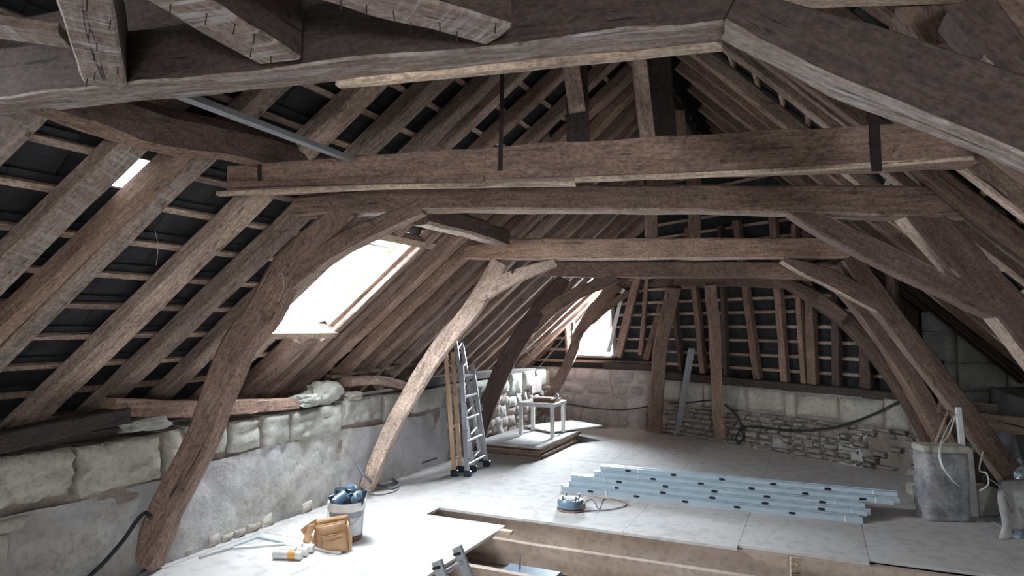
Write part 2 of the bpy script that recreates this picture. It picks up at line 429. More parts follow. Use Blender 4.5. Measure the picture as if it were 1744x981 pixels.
t = 3.75
while t < 8.3:
    left_rafters.append((t, -.3, top, ru(.09, .13))); t += ru(.34, .44)
HOLE = None
SKH = (SKY_T[0] - .09, SKY_T[1] + .09, SKY_S[0] - .09, SKY_S[1] + .09)
hole_small = (-1.10, -.86, 1.19, 1.36)
roof_slope('ceiling_left', 'left roof slope of dark slates on battens and old rafters', OL, A_, RL, NL, left_rafters, (-7.6, 8.6), (-.34, 3.38),
           [SKH, hole_small, (-3.7, -2.3, .6, 1.7), (-5.6, -4.4, .6, 1.7)], True, .30, 300, ML)  # last two openings are assumed, left for the added side light
right_rafters = []
for t, w, m in [(-2.1, .12, 'mid'), (-1.6, .12, 'mid'), (-1.1, .11, 'mid'), (-.55, .12, 'light'), (.02, .10, 'mid'), (.22, .07, 'grey'), (.62, .12, 'light'), (1.58, .12, 'light'),
                (2.04, .07, 'orange'), (2.77, .14, 'mid'), (3.45, .1, 'orange'), (4.2, .11, 'mid'), (4.7, .1, 'dark'), (5.1, .1, 'mid'), (5.5, .1, 'dark'), (6.0, .1, 'mid'), (6.5, .1, 'dark'), (7.0, .1, 'mid'), (7.5, .1, 'dark')]:
    right_rafters.append((t, -.3, 3.58, w, m))
roof_slope('ceiling_right', 'right roof slope of dark slates on battens and old rafters', OR, A_, RR, NR, right_rafters, (-7.6, 12.2), (-.34, 3.66),
           [], True, .30, 150, ML)

# hipped end: facet A (right, steep) and facet B (left, with the dormer)
WA0 = V((2.29, 10.8, 0)); WA1 = V((4.59, 7.47, 0)); DA = (WA1 - WA0).normalized(); LA = 4.62
WB0 = V((.72, 11.75, 0)); WB1 = WA0.copy(); DB = (WB1 - WB0).normalized()
OA = WA0 + V((.1, .07, .86)); RA = V((-.175, -.12, 1)); NA = out_normal(DA, RA)
NA = -DA.cross(RA).normalized(); NA = NA if NA.x > 0 else -NA
OB = WB0 + V((.05, .12, .86)); RB = V((-.06, -.12, 1)); NB = DB.cross(RB).normalized(); NB = NB if NB.y > 0 else -NB
def hip(name, label, O, a, r, n, tr_, sr_, holes, lines, mp, tend=None):
    root = roof_slope(name, label, O, a, r, n, [], tr_, sr_, holes, True, .28, mp, ML, step=.2, tend=tend)
    for (x0, y0, x1, y1, w, m) in lines:
        p = PL(x0, y0, O + n * .0, n); q = PL(x1, y1, O + n * .0, n); d = (p - q).normalized()
        timber('rafter', [q - d * .05 + n * .05, p + d * .9 + n * .05], w, .10, n, m, root, rough=.008)
hip('ceiling_back', 'steep hipped end of dark slates behind the far trusses', OA, DA, RA, NA, (-.15, 4.4), (-.1, 3.6), [],
    [(1180, 490, 1195, 630, .10, 'orange'), (1266, 485, 1287, 640, .10, 'orange'), (1322, 485, 1334, 645, .10, 'orange'), (1358, 500, 1367, 648, .07, 'orange'), (1376, 500, 1381, 648, .12, 'orange'),
     (1421, 540, 1422, 652, .10, 'dark'), (1470, 560, 1472, 655, .12, 'dark'), (1147, 530, 1158, 628, .07, 'dark'), (1228, 490, 1234, 636, .06, 'dark'), (1520, 580, 1524, 660, .1, 'dark')], 180, lambda s_: 4.3 - max(0, s_) * .6)
DW = (.30, 1.08, .30, 1.55)   # dormer opening t0,t1,s0,s1 on facet B
hip('ceiling_back', 'pale dusty slates and slanting rafters beside the dormer window', OB, DB, RB, NB, (-1.2, 1.85), (-.1, 3.6), [DW],
    [(1080, 490, 1052, 604, .13, 'mid'), (1100, 490, 1090, 600, .07, 'mid'), (1134, 490, 1100, 608, .11, 'mid')], 60)

bx_ = bpy.data.objects['ceiling_back']
for k in range(9):   # upright boards added to hide the sky gap behind the right legs
    x0 = 4.55 + k * .27
    box('end_board', .262, .03, 2.6, Matrix.Translation((x0, 9.75 - k * .02, 1.6)), 'dark', bx_, .004)
quadslab('added_sky_block', [V((3.2, 10.15, 4.5)), V((9.5, 10.15, 4.5)), V((9.5, 10.2, 4.5)), V((3.2, 10.2, 4.5))], 4.85, 'felt', bx_)  # unseen slab added to block sky light past the roof end
# ---------------- walls ----------------
def rough_block(sx, sy, sz, amp=.014, res=.07, seed=0, peck=0.0, round_=.3):
    """stone with a worn front (local -Y is the face)"""
    nx = max(2, int(sx / res)); nz_ = max(2, int(sz / res)); bm = bmesh.new(); s = V((seed * 5.1, seed * 2.3, seed))
    g = []
    for i in range(nx + 1):
        col = []
        for j in range(nz_ + 1):
            x = (i / nx - .5) * sx; z = (j / nz_ - .5) * sz
            e = min(min(i, nx - i) / nx * sx, min(j, nz_ - j) / nz_ * sz)
            p = V((x, -sy / 2, z)); d = noise.noise(p * 5 + s) * amp + noise.noise(p * 14 + s) * amp * .6
            if peck: d += (noise.noise(V((x * 9 + z * 5, 0, z * 20 - x * 4)) + s)) * peck
            y = -sy / 2 - d
            if e < 1e-6: y += .022; x += noise.noise(p * 9 + s) * .012; z += noise.noise(p * 9 - s) * .010
            col.append(bm.verts.new((x, y, z)))
        g.append(col)
    for i in range(nx):
        for j in range(nz_): bm.faces.new((g[i][j], g[i + 1][j], g[i + 1][j + 1], g[i][j + 1])).smooth = True
    rim = [g[i][0] for i in range(nx + 1)] + [g[nx][j] for j in range(1, nz_ + 1)] + [g[i][nz_] for i in range(nx - 1, -1, -1)] + [g[0][j] for j in range(nz_ - 1, 0, -1)]
    bk = [bm.verts.new((v.co.x, sy / 2, v.co.z)) for v in rim]; m = len(rim)
    for i in range(m): bm.faces.new((rim[i], bk[i], bk[(i + 1) % m], rim[(i + 1) % m]))
    bm.faces.new(bk); bmesh.ops.recalc_face_normals(bm, faces=bm.faces)
    me = bpy.data.meshes.new('stone'); bm.to_mesh(me); bm.free(); return me
def put_block(name, root, o, d, t0, t1, z0, z1, mat, out, proud=.0, depth=.16, **kw):
    me = rough_block(t1 - t0, depth, z1 - z0, seed=int(R() * 999), **kw); me.materials.append(M[mat])
    ob = bpy.data.objects.new(name, me); C.objects.link(ob)
    inn = -out; M4 = frame(d, out, o + d * (t0 + t1) / 2 + out * (depth / 2 - proud) + V((0, 0, (z0 + z1) / 2)))
    if M4.to_3x3().col[2].z < 0:
        M4 = frame(-d, out, o + d * (t0 + t1) / 2 + out * (depth / 2 - proud) + V((0, 0, (z0 + z1) / 2)))
    place(ob, M4, root); return ob
def wall_face(name, root, o, d, t0, t1, z0, z1, out, mat, amp=.02, res=.07, inset=0.0, cut=None, ztop=None):
    nx = int((t1 - t0) / res); nz_ = max(2, int((z1 - z0) / res)); bm = bmesh.new(); g = []
    for i in range(nx + 1):
        col = []
        for j in range(nz_ + 1):
            t = t0 + (t1 - t0) * i / nx; zt = (ztop(t) if ztop else z1); z = z0 + (zt - z0) * j / nz_
            q = V((t * 1.7, z * 1.7, 3)); dd = noise.noise(q) * amp + noise.noise(q * 4) * amp * .45 + max(0, noise.noise(q * 9) - .25) * amp * .8
            col.append(bm.verts.new(o + d * t + out * (inset - dd) + V((0, 0, z))))
        g.append(col)
    for i in range(nx):
        for j in range(nz_): bm.faces.new((g[i][j], g[i + 1][j], g[i + 1][j + 1], g[i][j + 1])).smooth = True
    bm2 = bmobj(name, bm, mat, root); return bm2
def wall_core(root, o, d, t0, t1, z1, out, inset=.035, th=.5, mat='mortar', z0=-.35):
    A = o + d * t0 + out * inset; B = o + d * t1 + out * inset
    cs = [A, B, B + out * th, A + out * th]
    return quadslab('wall_core', [c + V((0, 0, z1)) for c in cs], z1 - z0, mat, root)
outL = V((-.906, .422, 0)).normalized()
WL = V((-2.52, 4.72, 0))
def wt(px):   # position along the left wall of a pixel column
    k = (px - CX) / F; return (k * WL.y - WL.x) / (A_.x - k * A_.y)
wl = empty('wall_left', WL, 'low stone wall under the left eaves, tufa blocks over old plaster', kind='structure')
wall_core(wl, WL, A_, -8, 7.6, .93, outL)
bx = [-6, -4.2, -3.2, -2.2, wt(-60)] + [wt(p) for p in (140, 286, 322, 395, 452, 500, 588, 656, 704, 762, 800, 845)] + [5.9, 6.4, 6.9, 7.4]
for i in range(len(bx) - 1):
    far = bx[i] > wt(650)
    if bx[i + 1] - bx[i] < .1: continue
    j = .018
    put_block('stone_block', wl, WL, A_, bx[i] + j, bx[i + 1] - j, ru(.60, .66) if bx[i] < wt(300) else ru(.64, .72), ru(.925, .97), 'tufa' if bx[i] < wt(300) else 'tufag', outL,
              proud=.02 if bx[i] < wt(300) else .008, peck=.055 if bx[i] < wt(300) else .03, amp=.022, res=.03 if bx[i] < wt(640) else .07)
def ztp(t): return .60 + noise.noise(V((t * 1.3, 9, 0))) * .05 + (.06 if t > wt(300) else 0)
wall_face('plaster_coat', wl, WL, A_, -8, wt(765), 0, .64, outL, 'plaster', amp=.042, res=.028, inset=.014, ztop=ztp)
# exposed stones in lower left corner, along the foot, and the far rough part
for (p0, p1, z0, z1) in [(-40, 28, .36, .50), (-60, 20, .18, .32), (-50, 24, .02, .15), (8, 60, .50, .58)]:
    put_block('stone', wl, WL, A_, wt(p0), wt(p1), z0, z1, 'tufa', outL, proud=.035, amp=.03, res=.04)
for p in range(300, 560, 22):
    if R() < .75: put_block('stone', wl, WL, A_, wt(p), wt(p + 18), .0, ru(.05, .11), 'rubble', outL, proud=.02, amp=.03, res=.04)
tt = wt(768)
while tt < 7.5:
    zz = .02; w = ru(.16, .34)
    while zz < .62:
        h = ru(.10, .2); put_block('stone', wl, WL, A_, tt + .01, tt + w - .01, zz, min(.66, zz + h - .015), random.choice(['mortar', 'pinkst', 'pinkst', 'tufag']), outL, proud=ru(0, .03), amp=.03, res=.06); zz += h
    tt += w
# timbers and stones lying along the wall head
def G2(px, py, off=.1):   # point on the vertical plane set 'off' behind the wall face
    return PL(px, py, WL + outL * off, outL)
tb = timber('wall_plate', [G2(-160, 792, .0), G2(70, 735, .02), G2(208, 706, .06)], [.12, .11, .10], .16, outL, 'black')
tag(tb, 'blackened wall plate on the near end of the left stone wall', 'timber')
tb = timber('wall_plate', [G2(186, 692, .08), G2(330, 697, .05), G2(500, 686, .06)], [.12, .125, .09], .15, outL, 'mid')
tag(tb, 'cracked brown timber lying on the left wall behind the big leaning post', 'timber')
tb = timber('wall_plate', [G2(560, 640, .3), G2(700, 620, .3), G2(830, 604, .3)], .04, .08, outL, 'grey')
tag(tb, 'thin grey plank lying behind the curved timber on the left wall', 'plank')
tb = timber('curved_timber', [G2(590, 650, .1), G2(650, 648, .1), G2(700, 664, .1)], [.09, .10, .10], .14, outL, 'light')
tag(tb, 'short pale curved timber on the left wall beside the loose stones', 'timber')
tb = timber('wall_plate', [G2(700, 655, .10), G2(800, 640, .12), G2(905, 632, .12)], .10, .2, outL, 'black')
tag(tb, 'black timber plate on the left wall behind the ladders', 'timber')
def loose(p0, p1, y0, y1, off, label, mat='tufag'):
    a = G2(p0, y1, off); b = G2(p1, y1, off); w = (b - a).length; h = G2(p0, y0, off).z - a.z
    bm = bmesh.new(); bmesh.ops.create_icosphere(bm, subdivisions=4, radius=1)
    s = V((p0, 0, 0))
    for v in bm.verts:
        c = v.co.copy(); m_ = max(abs(c.x), abs(c.y), abs(c.z)); c = c * (.62 + .38 / m_ * .8)
        c *= 1 + noise.noise(c * 1.6 + s) * .35 + noise.noise(c * 4 + s) * .16 + noise.noise(c * 11 + s) * .06
        v.co = V((c.x * w / 2, c.y * .11, c.z * h / 2)) * .93
    o = bmobj('loose_stone', bm, mat, None, frame(A_, outL, (a + b) / 2 + V((0, 0, h / 2))), True)
    return tag(o, label, 'stone')
loose(492, 548, 668, 694, .03, 'smaller jagged pale stone at the left of the lump on the wall top')
loose(520, 580, 646, 688, .08, 'large rough pale stone perched on the left wall top under the skylight')
loose(582, 612, 664, 684, .07, 'small flat pale stone under the curved timber on the wall', 'tufa')
loose(200, 290, 706, 736, .04, 'flat rubble lump with pale mortar at the end of the black wall plate', 'tufag')
# wall pier stub and niche at far left wall
box('stone_pier', .45, .2, .28, frame(A_, outL, G2(905, 645, .08) + V((0, 0, -.10))), 'pinkst', wl, .02)

wb = empty('wall_back', WB0, 'low back wall of dusty pink stone blocks below the dormer window', kind='structure')
outB = V((-DB.y, DB.x, 0)); outB = outB if outB.y > 0 else -outB
wall_core(wb, WB0, DB, -.6, (WB1 - WB0).length + .15, .96, outB, mat='pinkst', inset=.004)
z = 0.0; row = 0
while z < .9:
    h = [.30, .22, .20, .24][row % 4]; t = -.5 + (row % 2) * .12
    while t < 1.86:
        w = ru(.26, .5); put_block('stone_block', wb, WB0, DB, t + .008, min(t + w, 1.87) - .008, z + .006, min(z + h, .97) - .008, 'pinkst', outB, proud=.012, amp=.010, res=.06)
        t += w
    z += h; row += 1
wa = empty('wall_back', WA0, 'low back wall under the steep hip, squared blocks over rubble', kind='structure')
outA = V((-DA.y, DA.x, 0)); outA = outA if outA.x > 0 else -outA
wall_core(wa, WA0, DA, -.1, LA, .84, outA, inset=.012)
def wat(px):
    k = (px - CX) / F; return (k * WA0.y - WA0.x) / (DA.x - k * DA.y)
bxs = [0.05] + [wat(p) for p in (1160, 1195, 1232, 1268, 1330, 1352, 1424, 1500, 1545)] + [4.62]
for i in range(len(bxs) - 1):
    put_block('stone_block', wa, WA0, DA, bxs[i] + .015, bxs[i + 1] - .015, ru(.50, .54), ru(.80, .85), 'tufa' if i > 3 else 'tufag', outA, proud=.02, amp=.015, res=.05)
rub = [rough_block(1, .16, 1, amp=.05, res=.24, seed=k) for k in range(5)]
for me in rub: me.materials.append(M['rubble'])
z = .01
while z < .50:
    h = ru(.055, .095); t = .02
    while t < LA - .3:
        w = ru(.08, .26)
        if R() < .86 and not (t > wat(1440) and z < .38 and R() < .6):
            o = bpy.data.objects.new('stone', random.choice(rub)); C.objects.link(o)
            M4 = frame(DA if outA.cross(DA).z < 0 else -DA, outA, WA0 + DA * (t + w / 2) + outA * (.07 - ru(.0, .03)) + V((0, 0, z + h / 2)))
            if M4.to_3x3().col[2].z < 0: M4 = frame(-DA if outA.cross(DA).z < 0 else DA, outA, M4.translation)
            place(o, M4 @ Matrix.Diagonal((w * .95, 1, h * .9, 1)), wa)
        t += w
    z += h
wall_face('plaster_coat', wa, WA0, DA, 1.3, LA, 0, .42, outA, 'plaster', amp=.035, res=.05, inset=.018, ztop=lambda t: .16 + min(1, max(0, (t - 1.8) / 1.6)) * .30 + noise.noise(V((t * 2, 4, 0))) * .1)
tb = timber('wall_plate', [WA0 + DA * .05 + outA * .12 + V((0, 0, .91)), WA0 + DA * 4.4 + outA * .12 + V((0, 0, .87))], .11, .22, outA, 'black')
tag(tb, 'blackened timber plate along the head of the rubble back wall', 'timber')
tb = timber('wall_plate', [WB0 + DB * .95 + outB * .16 + V((0, 0, 1.02)), WB0 + DB * 1.8 + outB * .16 + V((0, 0, 1.0))], .12, .22, outB, 'black')
tag(tb, 'short black timber plate right of the dormer sill', 'timber')
# right wall and chimney masonry
wr = empty('wall_right', (5.05, 6.05, 0), 'low rendered stone wall under the right eaves', kind='structure')
WR = V((5.05, 6.05, 0)); outR = -outL
wall_core(wr, WR, A_, -12, 5.6, .88, outR, mat='tufag')
wf = empty('wall_front', (0, -2.6, 0), 'stone gable wall behind the viewpoint', kind='structure')
A0 = WL + A_ * -7.8; B0 = WR + A_ * -8.8
dd = (B0 - A0).normalized(); od = V((dd.y, -dd.x, 0))
Lw = (B0 - A0).length
def gw(u0, u1, z0, z1):
    quadslab('wall_core', [c + V((0, 0, z1)) for c in (A0 + dd * u0, A0 + dd * u1, A0 + dd * u1 + od * .3, A0 + dd * u0 + od * .3)], z1 - z0, 'tufag', wf)
ug = (V((1.2, -3.4, 0)) - A0).dot(dd)
gw(-1, ug - 1.1, -.3, 4.6); gw(ug + 1.1, Lw + 1, -.3, 4.6); gw(ug - 1.1, ug + 1.1, -.3, .8); gw(ug - 1.1, ug + 1.1, 1.9, 4.6)  # gap left in the wall for the added front fill

def Yp(Y): return V((0, Y, 0))
ch = empty('chimney_stack', V((6.4, 9.1, 0)), 'tall grey stone block chimney breast beside the right roof slope', 'chimney')
cy = 8.9; XL = P(1614, 700, cy).x
rows = [(0, .42), (.42, .82), (.82, 1.20), (1.20, 1.62), (1.62, 1.9)]
for ri, (z0, z1) in enumerate(rows):
    xs = [XL, XL + .17, XL + .62, XL + 1.15] if ri % 2 else [XL, XL + .17, XL + .85, XL + 1.2]
    for i in range(len(xs) - 1):
        me = rough_block(xs[i + 1] - xs[i] - .012, .5, z1 - z0 - .012, amp=.008, res=.08, seed=ri * 7 + i); me.materials.append(M['tufag'])
        o = bpy.data.objects.new('stone_block', me); C.objects.link(o)
        place(o, Matrix.Translation(((xs[i] + xs[i + 1]) / 2, cy + .25, (z0 + z1) / 2)), ch)
bm = bmesh.new(); box_bm(bm, 1.12, .44, 1.88, (XL + .59, cy + .28, .94)); bmobj('mortar_core', bm, 'mortar', ch)

# ---------------- floor with the open joist bay ----------------
fl = empty('floor', (0, 4, 0), 'attic floor of dusty chipboard panels with an open joist bay', kind='structure')
def ca(p): return (p.dot(CD), p.dot(A_))
def clip(poly, f):   # keep f(p)>=0
    out = []
    for i in range(len(poly)):
        p, q = poly[i], poly[(i + 1) % len(poly)]; fp, fq = f(p), f(q)
        if fp >= 0: out.append(p)
        if fp * fq < 0: out.append(p.lerp(q, fp / (fp - fq)))
    return out
lim = [lambda p: (WL + outL * .03 - p).dot(outL), lambda p: (WR - p).dot(outR) , lambda p: (WA0 + outA * .03 - p).dot(outA), lambda p: (WB0 + outB * .03 - p).dot(outB)]
def W2(c, a): # from (c,a) coordinates; CD and A_ are square to each other
    return CD * c + A_ * a
cjo = [-3.31 + .90 * k for k in range(-6, 10)]
# opening: c in (-2.46, 2.85), a in (3.6, 5.42..5.66)
def fill(c0, c1, a0, a1, g=.0018, zt=0.0, nm='floor_panel'):
    poly = [W2(c0 + g, a0 + g), W2(c1 - g, a0 + g), W2(c1 - g, a1 - g), W2(c0 + g, a1 - g)]
    for f in lim:
        if len(poly) > 2: poly = clip(poly, f)
    if len(poly) < 3: return
    quadslab(nm, [p + V((0, 0, zt + ru(-.0015, .0015))) for p in poly], .022, 'floorp', fl)
def edge_a(c): return 5.40 if c < -.3 else (5.47 if c < .6 else 5.56 if c < 1.6 else 5.66)
OC0, OC1 = -2.46, 3.6
for i in range(len(cjo) - 1):
    c0, c1 = cjo[i], cjo[i + 1]; off = (i % 2) * .9
    if c1 <= -3.3:
        a = -6 + off
        while a < 14: fill(c0, c1, a, a + 1.85); a += 1.85
    elif c0 >= OC1:
        a = -6 + off
        while a < 14: fill(c0, c1, a, a + 1.85); a += 1.85
    else:
        e = edge_a((c0 + c1) / 2); ends = [e, e + .75 + (i % 2) * .9]
        while ends[-1] < 14: ends.append(ends[-1] + 1.85)
        for k in range(len(ends) - 1): fill(c0, c1, ends[k], ends[k + 1])
        if c0 < -2.6:   # near-left floor beside the opening
            fill(c0, OC0, 3.3, 5.16); fill(c0, OC0, 1.4, 3.3); fill(c0, OC0, -1, 1.4)
            fill(c0, -3.26, 5.16, e)
        else:
            for (u, v) in ((-6, -2.2), (-2.2, -.4), (-.4, 1.4)): fill(max(c0, OC0), c1, u, v)
# joists in the open bay (front faces visible), each one a part of the floor
def joist(a_, c0, c1, w=.07, h=.19, zt=-.024, m='jdust', nm='joist'):
    timber(nm, [W2(c0, a_ + w / 2) + V((0, 0, zt - h / 2)), W2(c1, a_ + w / 2) + V((0, 0, zt - h / 2))], h, w, A_, m, fl, rough=.004, ch=.05, wob=.004)
joist(5.44, -3.4, 3.55, w=.09, h=.22)
joist(4.87, -2.9, 1.05, w=.055, h=.19)
joist(4.83, .75, 2.2, w=.08, h=.15, zt=-.03)
joist(4.25, -2.9, 1.2, w=.055, h=.19, zt=-.024)
joist(3.65, -2.9, 3.5, w=.055, h=.19)
joist(5.02, .35, 1.0, w=.07, h=.10, zt=-.07, m='light')
joist(5.05, 1.0, 1.9, w=.06, h=.10, zt=-.10, m='light')
timber('trimmer', [W2(-2.5 - .85, 5.12) + V((0, 0, -.06)), W2(-2.5 - .85, 5.44) + V((0, 0, -.06))], .07, .05, CD, 'saw', fl, rough=.003)
quadslab('lower_ceiling', [W2(-3.6, 1.2) + V((0, 0, -.23)), W2(1.28, 1.2) + V((0, 0, -.23)), W2(1.28, 5.5) + V((0, 0, -.23)), W2(-3.6, 5.5) + V((0, 0, -.23))], .02, 'lower', fl)
quadslab('lower_lining', [W2(1.28, 1.2) + V((0, 0, -.09)), W2(3.7, 1.2) + V((0, 0, -.09)), W2(3.7, 5.45) + V((0, 0, -.09)), W2(1.28, 5.6) + V((0, 0, -.09))], .02, 'insul', fl)
quadslab('subfloor', [V((-8, -5, -.34)), V((9, -5, -.34)), V((9, 14, -.34)), V((-8, 14, -.34))], .05, 'felt', fl)
p = G(1350, 975, -.02); p1 = p + V((0, 0, -.25)); 
box('noggin', .07, .03, .30, Matrix.Translation(G(1349, 950, -.02) + V((0, -.05, -.13))), 'saw', fl)
box('offcut', .11, .06, .03, frame(CD, A_, G(862, 906, -.005)), 'saw', None, .002)
tag(bpy.data.objects['offcut'], 'small sawn wood block lying on the joist end by the white sheet', 'offcut')

# ---------------- trusses ----------------
def tm(root, nm, k, pts, hpx, w, m, **kw):
    """member whose front face lies in truss plane k; hpx = visible thickness in pixels"""
    q = [TP(k, *p) for p in pts]; hs = [h * v.y / F for h, v in zip(hpx, q)]
    return timber(nm, [v + NT * w / 2 for v in q], hs, w, NT, m, root, **kw)
# near truss 0: collar across the top of the picture with its right brace (skewed plane)
B0a = V((-1.824, 2.301, 2.5)); B0b = V((.563, 1.693, 2.5)); U0 = (B0b - B0a).normalized(); N0 = V((-U0.y, U0.x, 0))
t0 = empty('roof_truss', B0a, 'nearest roof truss, thick collar with white lath marks crossing the top of the view', 'roof truss')
timber('collar_beam', [B0a - U0 * 1.1 + N0 * .07 + V((0, 0, .10)), B0b + U0 * .03 + N0 * .07 + V((0, 0, .10))], [.19, .19], .15, N0, 'vdark', t0, under='lathsl', rough=.012, ch=.1)
timber('upper_beam', [B0a - U0 * .2 + N0 * .2 + V((0, 0, .28)), B0b + U0 * .35 + N0 * .12 + V((0, 0, .31))], [.18, .22], .16, N0, 'vdark', t0, under='dark', rough=.012)
timber('edge_lath', [B0a + U0 * 1.25 + N0 * .145 + V((0, 0, .0)), B0b + U0 * .0 + N0 * .15 + V((0, 0, .0))], .022, .035, N0, 'saw', t0, rough=.003)
q0 = P(1248, 22, 1.72); q1 = P(1450, 104, 1.66); q2 = P(1744, 215, 1.56); q3 = P(2000, 330, 1.46)
timber('principal_brace', [q0, q1, q2, q3], [.085, .155, .17, .17], .12, N0, 'vdark', t0, under='lathsl', rough=.010, ch=.1, seg=.07)
q0 = P(1236, 12, 1.97); q1 = P(1730, -15, 1.80)
timber('upper_plate', [q0 + V((0, 0, .06)), q1 + V((0, 0, .06))], .12, .12, N0, 'black', t0, under='new', rough=.005)
timber('queen_post', [P(1585, 15, 1.95), P(1610, 90, 1.9)], [.20, .12], .09, N0, 'mid', t0, rough=.01, seg=.06)
timber('knee_piece', [P(1640, 20, 1.72), P(1700, 95, 1.66), P(1760, 150, 1.62)], [.12, .10, .10], .10, N0, 'vdark', t0, rough=.01, seg=.06, under='light')
# ceiling joists running from that collar towards the viewpoint
def cj(x0, x1, ya, X0, X1, yb, label, m='laths', h=.2, z=2.5):
    def zp(px, py):
        d = ray(px, py); return CAM + d * ((z - 1.7) / d.z)
    a = (zp(x0, ya) + zp(x1, ya)) / 2; b = (zp(X0, yb) + zp(X1, yb)) / 2; w = (zp(x1, ya) - zp(x0, ya)).length
    d = (b - a).normalized(); b = b + d * .5; side = V((-d.y, d.x, 0)); w *= abs(side.x)
    o = timber('ceiling_joist', [a + V((0, 0, h / 2)), b + V((0, 0, h / 2))], h, w, side, 'vdark', None, under=m, rough=.009, ch=.12, seg=.08)
    for k in range(9 if w > .1 else 0):
        c = a.lerp(b, .05 + k * .075) + side * ru(-.4, .45) * w
        tube('nail', [c + V((0, 0, .012)), c + V((ru(-.006, .006), 0, -.028))], .0018, 'iron', o, 5)
    bpy.context.view_layer.update()
    for n_ in o.children: n_.matrix_basis = o.matrix_basis.inverted() @ Matrix.Translation(-o.location * 0) @ Matrix.Translation(n_.matrix_basis.translation + o.location)
    return tag(o, label, 'joist')
cj(143, 214, 148, 98, 190, 2, 'short ceiling joist striped with white plaster, at upper left')
cj(430, 520, 106, 250, 340, 0, 'ceiling joist with nail stubs, middle one of three meeting the near collar')
cj(760, 940, 60, 560, 700, 3, 'ceiling joist studded with nails, rightmost above the near collar', h=.16)
o = timber('ceiling_board', [P(-60, 40, 1.98), P(112, 62, 2.05)], .035, .12, N0, 'grey', None, under='laths', rough=.006); tag(o, 'rough pale board crossing the dark face at the upper left corner', 'board')

# beam 1: loose tie in front of truss 1
B1a = P(385, 303, 3.9); B1b = P(1668, 238, 3.08); U1 = (B1b - B1a).normalized(); N1 = V((-U1.y, U1.x, 0)).normalized()
t1 = empty('tie_timber', B1a, 'long hewn collar with bolted splice and iron straps, second from the viewpoint', 'beam')
timber('tie_beam', [B1a + N1 * .09, (B1a * .5 + B1b * .5) + N1 * .09 + V((0, 0, .01)), B1b + N1 * .09], [.15, .185, .215], .17, N1, 'mid', t1, under='light', rough=.010, ch=.08)
timber('splice_board', [P(400, 316, 3.86) , P(640, 308, 3.68), P(825, 304, 3.55)], .035, .03, N1, 'mid', t1, rough=.003)
timber('edge_lath', [P(372, 330, 3.88), P(700, 318, 3.66), P(980, 313, 3.5)], .022, .05, N1, 'saw', t1, rough=.003)
timber('edge_lath', [P(980, 306, 3.49), P(1300, 292, 3.3), P(1655, 270, 3.10)], .020, .05, N1, 'saw', t1, rough=.003)
def strap(px, y0, y1, Y, w, lab, x1=None):
    o = timber('iron_strap', [P(px, y0, Y), P(x1 or px, y1, Y)], w, .012, NT, 'iron', None, rough=.002, ch=.05)
    return tag(o, lab, 'iron strap')
strap(855, 108, 290, 3.50, .022, 'thin black iron rod hanging to the middle of the long hewn collar', 852)
strap(1484, 166, 204, 3.14, .045, 'upper stub of black iron bar over the right end of the collar')
strap(1490, 204, 292, 3.165, .048, 'wide black iron strap over the right end of the hewn collar', 1494)
strap(441, 228, 316, 3.84, .018, 'thin black iron strap round the left end of the hewn collar', 443)
strap(462, 240, 279, 4.0, .02, 'second thin iron rod just above the left end of the hewn collar')
strap(946, -20, 56, 1.84, .012, 'short iron rod at the top edge beside the third joist', 944)
# steel profile resting on the collars
o = stick('steel_profile', P(292, 155, 2.42), P(596, 271, 3.74), .045, .03, V((0, 0, 1)), 'alu'); tag(o, 'shiny galvanised steel profile bridging the two near collars', 'steel profile')
for f in (.42, .72, .93):
    a = P(292, 155, 2.42).lerp(P(596, 271, 3.74), f); dd_ = (P(596, 271, 3.74) - P(292, 155, 2.42)).normalized()
    box('slot', .03, .012, .0325, frame(dd_, V((0, 0, 1)).cross(dd_), a), 'black_hole', o, 0)  # solid black inserts painting the shade of the openings

for c in [x for x in bpy.data.objects if x.name.startswith('slot') and x.parent == o]:
    c.matrix_basis = o.matrix_basis.inverted() @ c.matrix_basis
# side purlin upper left and short purlin pieces
o = timber('purlin', [P(60, 150, 2.4), P(250, 215, 3.0), P(400, 243, 3.7), P(545, 285, 4.5)], [.19, .21, .22, .2], .2, (CD + V((0, 0, -.3))), 'dark', None, under='orange', rough=.012, ch=.4)
tag(o, 'thick rounded log purlin running back below the left slates at upper left', 'purlin')
o = timber('purlin', [P(712, 366, 4.55), P(790, 384, 5.5), P(858, 407, 6.72)], [.14, .17, .17], .15, CD, 'dark', None, under='light', rough=.01, ch=.3)
tag(o, 'short split purlin linking the second and third trusses', 'purlin')

# truss 1
r1 = empty('roof_truss', TR[1], 'second roof truss with huge leaning post on the left and curved braces', 'roof truss')
tm(r1, 'collar_beam', 1, [(498, 352), (700, 338), (1000, 336), (1300, 338), (1640, 345)], [34, 42, 44, 48, 60], .17, 'mid', under='light', rough=.009)
tm(r1, 'post', 1, [(587, 358), (512, 420), (474, 470), (436, 540), (391, 600), (330, 760), (268, 880), (238, 962)], [40, 50, 56, 56, 54, 50, 48, 46], .16, 'mid', rough=.013, ch=.3)
tm(r1, 'brace', 1, [(492, 478), (560, 424), (640, 385), (716, 352)], [30, 36, 32, 26], .13, 'mid', under='light', rough=.008)
tm(r1, 'brace', 1, [(1345, 356), (1400, 380), (1464, 413), (1577, 469), (1640, 500), (1694, 536)], [12, 34, 38, 38, 34, 10], .13, 'dark', under='light', rough=.006)
tm(r1, 'post', 1, [(1556, 348), (1640, 435), (1720, 520), (1890, 740), (2050, 990)], [50, 56, 58, 62, 60], .16, 'dark', under='light', rough=.013)
